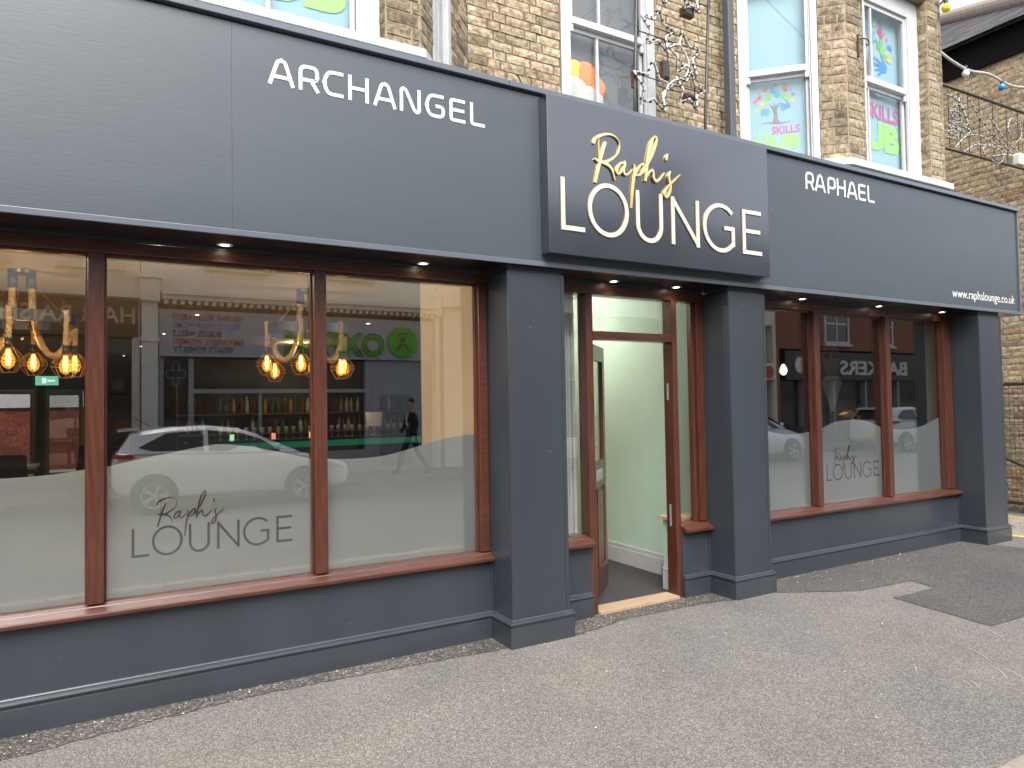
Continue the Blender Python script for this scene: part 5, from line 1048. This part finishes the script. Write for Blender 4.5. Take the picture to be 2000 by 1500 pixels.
# ---- parked cars
TYRE = mat('tyre', (.02,.02,.02), .8); RIM = mat('alloy_rim', (.45,.45,.46), .3, metal=.8); CGL = mat('car_glass', (.012,.014,.016), .05, spec=.8); LAMPR = mat('tail_lamp', (.45,.02,.015), .2); LAMPW = mat('head_lamp', (.6,.62,.65), .15); TRIMB = mat('black_trim', (.018,.018,.018), .5)
def car(label, x0, yc, paint, s=1.0, flip=False):
    t = root('parked_car', label, 'car', (x0+2.0*s,yc,-.12), 'cars parked along the far kerb')
    k = -1 if flip else 1; zg = -.12
    def G(x,y,z): return (x0+2.02*s+k*(x-2.02)*s, yc+y*s, zg+z*s)
    st = [(.02,.50,.80,.62),(.06,.36,.98,.74),(.25,.26,1.03,.82),(.7,.20,1.02,.855),(1.5,.18,.99,.865),(2.4,.18,.96,.865),(2.95,.18,.94,.855),(3.35,.19,.84,.83),(3.7,.20,.74,.79),(3.92,.24,.66,.70),(4.02,.32,.60,.58),(4.05,.42,.54,.5)]
    sec = lambda zb,zt,w_: [(0,zb),(w_*.9,zb),(w_*.985,zb+.10),(w_,zb+(zt-zb)*.45),(w_*.985,zb+(zt-zb)*.75),(w_*.93,zt),(w_*.80,zt+.012),(0,zt+.03)]
    mb = MB(); vs = []; m = 14
    for x,zb,zt,w_ in st:
        h = sec(zb,zt,w_); ring = h+[(-a,b_) for a,b_ in h[-2:0:-1]]; vs += [G(x,a,b_) for a,b_ in ring]
    fs = [(i*m+j,i*m+(j+1)%m,(i+1)*m+(j+1)%m,(i+1)*m+j) for i in range(len(st)-1) for j in range(m)]+[tuple(range(m-1,-1,-1)),tuple((len(st)-1)*m+j for j in range(m))]
    mb.add(vs, fs); body = mb.build('body', paint, t, smooth=True); sb = body.modifiers.new('sub','SUBSURF'); sb.levels = 1; sb.render_levels = 2
    gh = [(.10,.98,1.02,.74,.60),(.30,1.0,1.35,.78,.58),(.9,1.0,1.43,.80,.60),(1.5,.98,1.45,.81,.61),(2.0,.965,1.39,.81,.60),(2.35,.955,1.27,.80,.62),(3.02,.93,.955,.76,.70)]
    mb = MB(); vs = []
    for x,z0,z1,w0,w1 in gh: vs += [G(x,w0,z0),G(x,w1+(w0-w1)*.12,z0+(z1-z0)*.86),G(x,w1*.88,z1),G(x,-w1*.88,z1),G(x,-(w1+(w0-w1)*.12),z0+(z1-z0)*.86),G(x,-w0,z0)]
    fs = [(i*6+j,i*6+(j+1)%6,(i+1)*6+(j+1)%6,(i+1)*6+j) for i in range(len(gh)-1) for j in range(6)]+[(5,4,3,2,1,0),tuple((len(gh)-1)*6+j for j in range(6))]
    mb.add(vs, fs); mb.build('cabin', paint, t, smooth=False, bevel=.02*s)
    def gi(x):
        for a,b_ in zip(gh[:-1],gh[1:]):
            if a[0] <= x <= b_[0]: q = (x-a[0])/(b_[0]-a[0]); return [a[i]+(b_[i]-a[i])*q for i in range(5)]
    def side(sg, x, q):
        _,z0,z1,w0,w1 = gi(x); wt = w1+(w0-w1)*.12; return G(x, sg*(w0+(wt-w0)*q/.86+.008), z0+(z1-z0)*q)
    for sg in (-1,1):
        for rng in ([(.42,.30),(.62,.12),(1.42,.08),(1.42,.82),(.85,.80)],[(1.50,.08),(2.72,.10),(2.38,.78),(2.05,.82),(1.50,.82)]):
            mb = MB(); out = [side(sg,x,q) for x,q in rng]; mb.add(out, [tuple(range(len(out)))]); mb.build('side_window', CGL, t)
        mb = MB(); mb.lathe([(0,.0),(.05,.01),(.06,.06),(.03,.11),(0,.12)], G(2.62,sg*.93,1.0), 10, cap=False); mb.build('mirror', paint, t, smooth=True)
        mb = MB(); mb.add([G(.03,sg*.60,.97),G(.05,sg*.77,.95),G(.30,sg*.835,.93),G(.40,sg*.85,.96),G(.28,sg*.82,1.0),G(.06,sg*.74,1.01)],[tuple(range(6))]); mb.build('tail_lamp', LAMPR, t)
        mb = MB(); mb.add([G(3.45,sg*.84,.80),G(3.75,sg*.80,.66),G(3.95,sg*.69,.61),G(3.93,sg*.66,.67),G(3.7,sg*.74,.745)],[tuple(range(5))]); mb.build('headlight', LAMPW, t)
        mb = MB(); mb.add([G(1.0,sg*.872,.28),G(3.0,sg*.872,.26),G(3.0,sg*.868,.20),G(1.0,sg*.868,.20)],[(0,1,2,3)]); mb.build('sill_trim', TRIMB, t)
        for wx in (.66,3.12):
            c_ = G(wx, sg*.80, .31)
            MB().lathe([(0,-.04),(.365*s,-.04),(.365*s,.075*sg*s),(0,.075*sg*s)], c_, 24, axis='y', cap=False).build('wheel_arch', TRIMB, t)
            wh = MB().lathe([(.20*s,-.06),(.30*s,-.07),(.315*s,.0),(.30*s,.095*sg*s),(.21*s,.10*sg*s)], c_, 28, axis='y', cap=False).build('wheel', TYRE, t, smooth=True)
            mb = MB(); mb.lathe([(.19*s,.085*sg*s),(.215*s,.098*sg*s),(.215*s,.07*sg*s)], c_, 28, axis='y', cap=False); mb.lathe([(0,.10*sg*s),(.05*s,.10*sg*s),(.05*s,.06*sg*s)], c_, 12, axis='y', cap=False)
            for q in range(5):
                a = q*1.2566
                for da in (-.13,.13): mb.tube([(c_[0]+.04*s*math.cos(a),c_[1]+.088*sg*s,c_[2]+.04*s*math.sin(a)),(c_[0]+.2*s*math.cos(a+da),c_[1]+.09*sg*s,c_[2]+.2*s*math.sin(a+da))],.016*s,5)
            mb.build('rim', RIM, wh)
    mb = MB(); mb.add([G(2.34,.60,1.325),G(2.34,-.60,1.325),G(2.99,-.70,.968),G(2.99,.70,.968)],[(0,1,2,3)]); mb.v = [(a,b_,c_+.012) for a,b_,c_ in mb.v]; mb.build('windscreen', CGL, t)
    mb = MB(); mb.add([G(.105,.60,1.06),G(.105,-.60,1.06),G(.27,-.52,1.36),G(.27,.52,1.36)],[(0,1,2,3)]); mb.v = [(a-.02*k,b_,c_+.012) for a,b_,c_ in mb.v]; mb.build('rear_window', CGL, t)
    MB().box(0,.1,-.1,.1,-.1,.1) and None
    sp = MB(); sp.add([G(.12,.55,1.40),G(.12,-.55,1.40),G(.45,-.56,1.445),G(.45,.56,1.445),G(.12,.55,1.375),G(.12,-.55,1.375),G(.45,-.56,1.40),G(.45,.56,1.40)],[(0,1,2,3),(7,6,5,4),(0,4,5,1),(1,5,6,2),(2,6,7,3),(3,7,4,0)]); sp.build('spoiler', paint, t)
    MB().tube([G(.62,0,1.46),G(.36,0,1.62)],.006).build('aerial', TRIMB, t)
    for nm,x in (('rear',.0),('front',4.055)): MB().prism([(-.26,-.055),(.26,-.055),(.26,.055),(-.26,.055)], lambda a,b_,d: G(x+d,a,.56+b_) , -.006,.006).build('number_plate', mat('plate_'+nm,(.6,.5,.1) if nm=='rear' else (.7,.7,.7),.5), t)
WHC = mat('white_car_paint', (.78,.79,.80), .25, coat=.8); SILC = mat('silver_car_paint', (.55,.57,.60), .28, coat=.6, metal=.3); DKC = mat('dark_car_paint', (.06,.07,.08), .25, coat=.8)
car('white hatchback parked across the street, mirrored in the big window', -.03, -9.45, WHC)
car('silver hatchback parked across the street, mirrored in the small window', 13.45, -9.45, SILC)
car('pale grey hatchback at the far right across the street', 21.4, -9.45, SILC)
car('dark hatchback parked at the far left across the street', -6.6, -9.45, DKC, flip=True)
# ---- walking man in a dark suit
def skinned(name, V, Eg, Rr, m, parent, lv=2):
    me = bpy.data.meshes.new(name); me.from_pydata([Vector(v)-OFF[parent] for v in V], Eg, []); me.materials.append(m); o = bpy.data.objects.new(name, me); COL.objects.link(o); o.parent = parent
    md = o.modifiers.new('skin','SKIN'); 
    for i,r_ in enumerate(Rr): me.skin_vertices[0].data[i].radius = (r_,r_) if not isinstance(r_,tuple) else r_
    me.skin_vertices[0].data[0].use_root = True
    s_ = o.modifiers.new('sub','SUBSURF'); s_.levels = lv; s_.render_levels = lv; return o
mx_, my_ = 6.15, -11.0
P = root('person', 'man in dark suit walking on the far pavement, mirrored in the big window', 'person', (mx_,my_,0))
SUIT = mat('dark_suit', (.014,.015,.02), .8); SKIN = mat('skin', (.42,.25,.18), .6); SHIRT = mat('pale_shirt', (.6,.6,.62), .7); HAIR = mat('dark_hair', (.03,.02,.015), .7)
q = lambda x,y,z: (mx_+x, my_+y, z)                      # walks towards -X
V = [q(0,0,.96),q(0,0,1.12),q(.0,0,1.32),q(.0,0,1.46),q(0,.17,1.43),q(.05,.22,1.18),q(-.03,.22,.95),q(0,-.17,1.43),q(-.07,-.22,1.18),q(-.2,-.21,.98),q(0,.09,.92),q(.12,.09,.52),q(.36,.09,.16),q(0,-.09,.92),q(-.2,-.09,.52),q(-.30,-.09,.09),q(.40,.09,.08),q(.28,.09,.03),q(-.44,-.09,.05)]
Eg = [(0,1),(1,2),(2,3),(3,4),(4,5),(5,6),(3,7),(7,8),(8,9),(0,10),(10,11),(11,12),(0,13),(13,14),(14,15),(12,16),(16,17),(15,18)]
skinned('body', V, Eg, [(.13,.17),(.12,.16),(.13,.19),(.10,.14),.07,.055,.042,.07,.055,.042,.095,.07,.05,.095,.07,.05,.045,.035,.04], SUIT, P)
skinned('head', [q(0,0,1.48),q(-.01,0,1.56),q(-.025,0,1.64),q(-.02,0,1.74)], [(0,1),(1,2),(2,3)], [.055,.055,.088,.075], SKIN, P)
skinned('hair', [q(.02,0,1.68),q(.012,0,1.755),q(-.05,0,1.785)], [(0,1),(1,2)], [.085,.082,.05], HAIR, P)
MB().prism([(-.055,1.46),(.055,1.46),(.03,1.18),(-.03,1.18)], lambda a,b_,d:(mx_-.105+d*(1 if b_>1.3 else 1), my_+a, b_), -.03,.02).build('shirt', SHIRT, P)
for s,(hx_,hz) in ((.22,(-.03,.88)),(-.21,(-.22,.91))):
    Vh = [q(hx_,s,hz+.05),q(hx_-.01,s,hz-.03)]; Eh = [(0,1)]; Rh = [.032,.034]
    for f_ in range(4): n = len(Vh); Vh += [q(hx_-.035+f_*.02,s,hz-.075),q(hx_-.03+f_*.016,s*.97,hz-.125+abs(f_-1.5)*.008)]; Eh += [(1,n),(n,n+1)]; Rh += [.010,.008]
    n = len(Vh); Vh += [q(hx_-.055,s*.96,hz-.02),q(hx_-.065,s*.95,hz-.06)]; Eh += [(1,n),(n,n+1)]; Rh += [.011,.009]
    skinned('hand', Vh, Eh, Rh, SKIN, P, 1)
# festoon cables across the street, mirrored in the upper panes
festoon('dark festoon cable with clear bulbs slung across the street, left one', [(2.0,-12.2,6.6),(3.0,-8,6.0),(4.2,-4,5.8),(5.0,-.2,6.3)], [((2.45,-10.2,6.22),BW),((3.35,-6.6,5.82),BRD),((4.1,-4.2,5.74),BW)], col=DKP, r=.009)
festoon('dark festoon cable with clear bulbs slung across the street, right one', [(11.5,-12.2,6.7),(10.5,-8,6.2),(9.0,-4,6.0),(7.8,-.4,6.5)], [((11.0,-10,6.4),BW),((9.8,-6,6.02),BW),((8.6,-3.2,6.02),BW)], col=DKP, r=.009)

# neighbouring house to the left, outside the picture
nb_ = root('neighbour_house', 'buff brick house adjoining the shopfront at the left, outside the photograph', 'building', (-9,4,0))
MB().box(-16,-3.42,-.05,8,0,7.2).build('wall', mat('buff_wall',(.45,.37,.26),.9,var=.3,scale=20,bump=.4), nb_)
for x in (-14,-10.5,-7): f = MB().box(x,x+1.3,-.09,-.052,4.2,6).build('window', WHITE, nb_); MB().box(x+.1,x+1.2,-.095,-.0905,4.3,5.9).build('pane', DGL, f)
MB().box(-15.5,-3.6,-.2,-.051,2.6,3.5).build('fascia', BRN, nb_); MB().box(-15.3,-3.8,-.07,-.0515,.6,2.5).build('shop_pane', DGL, nb_)
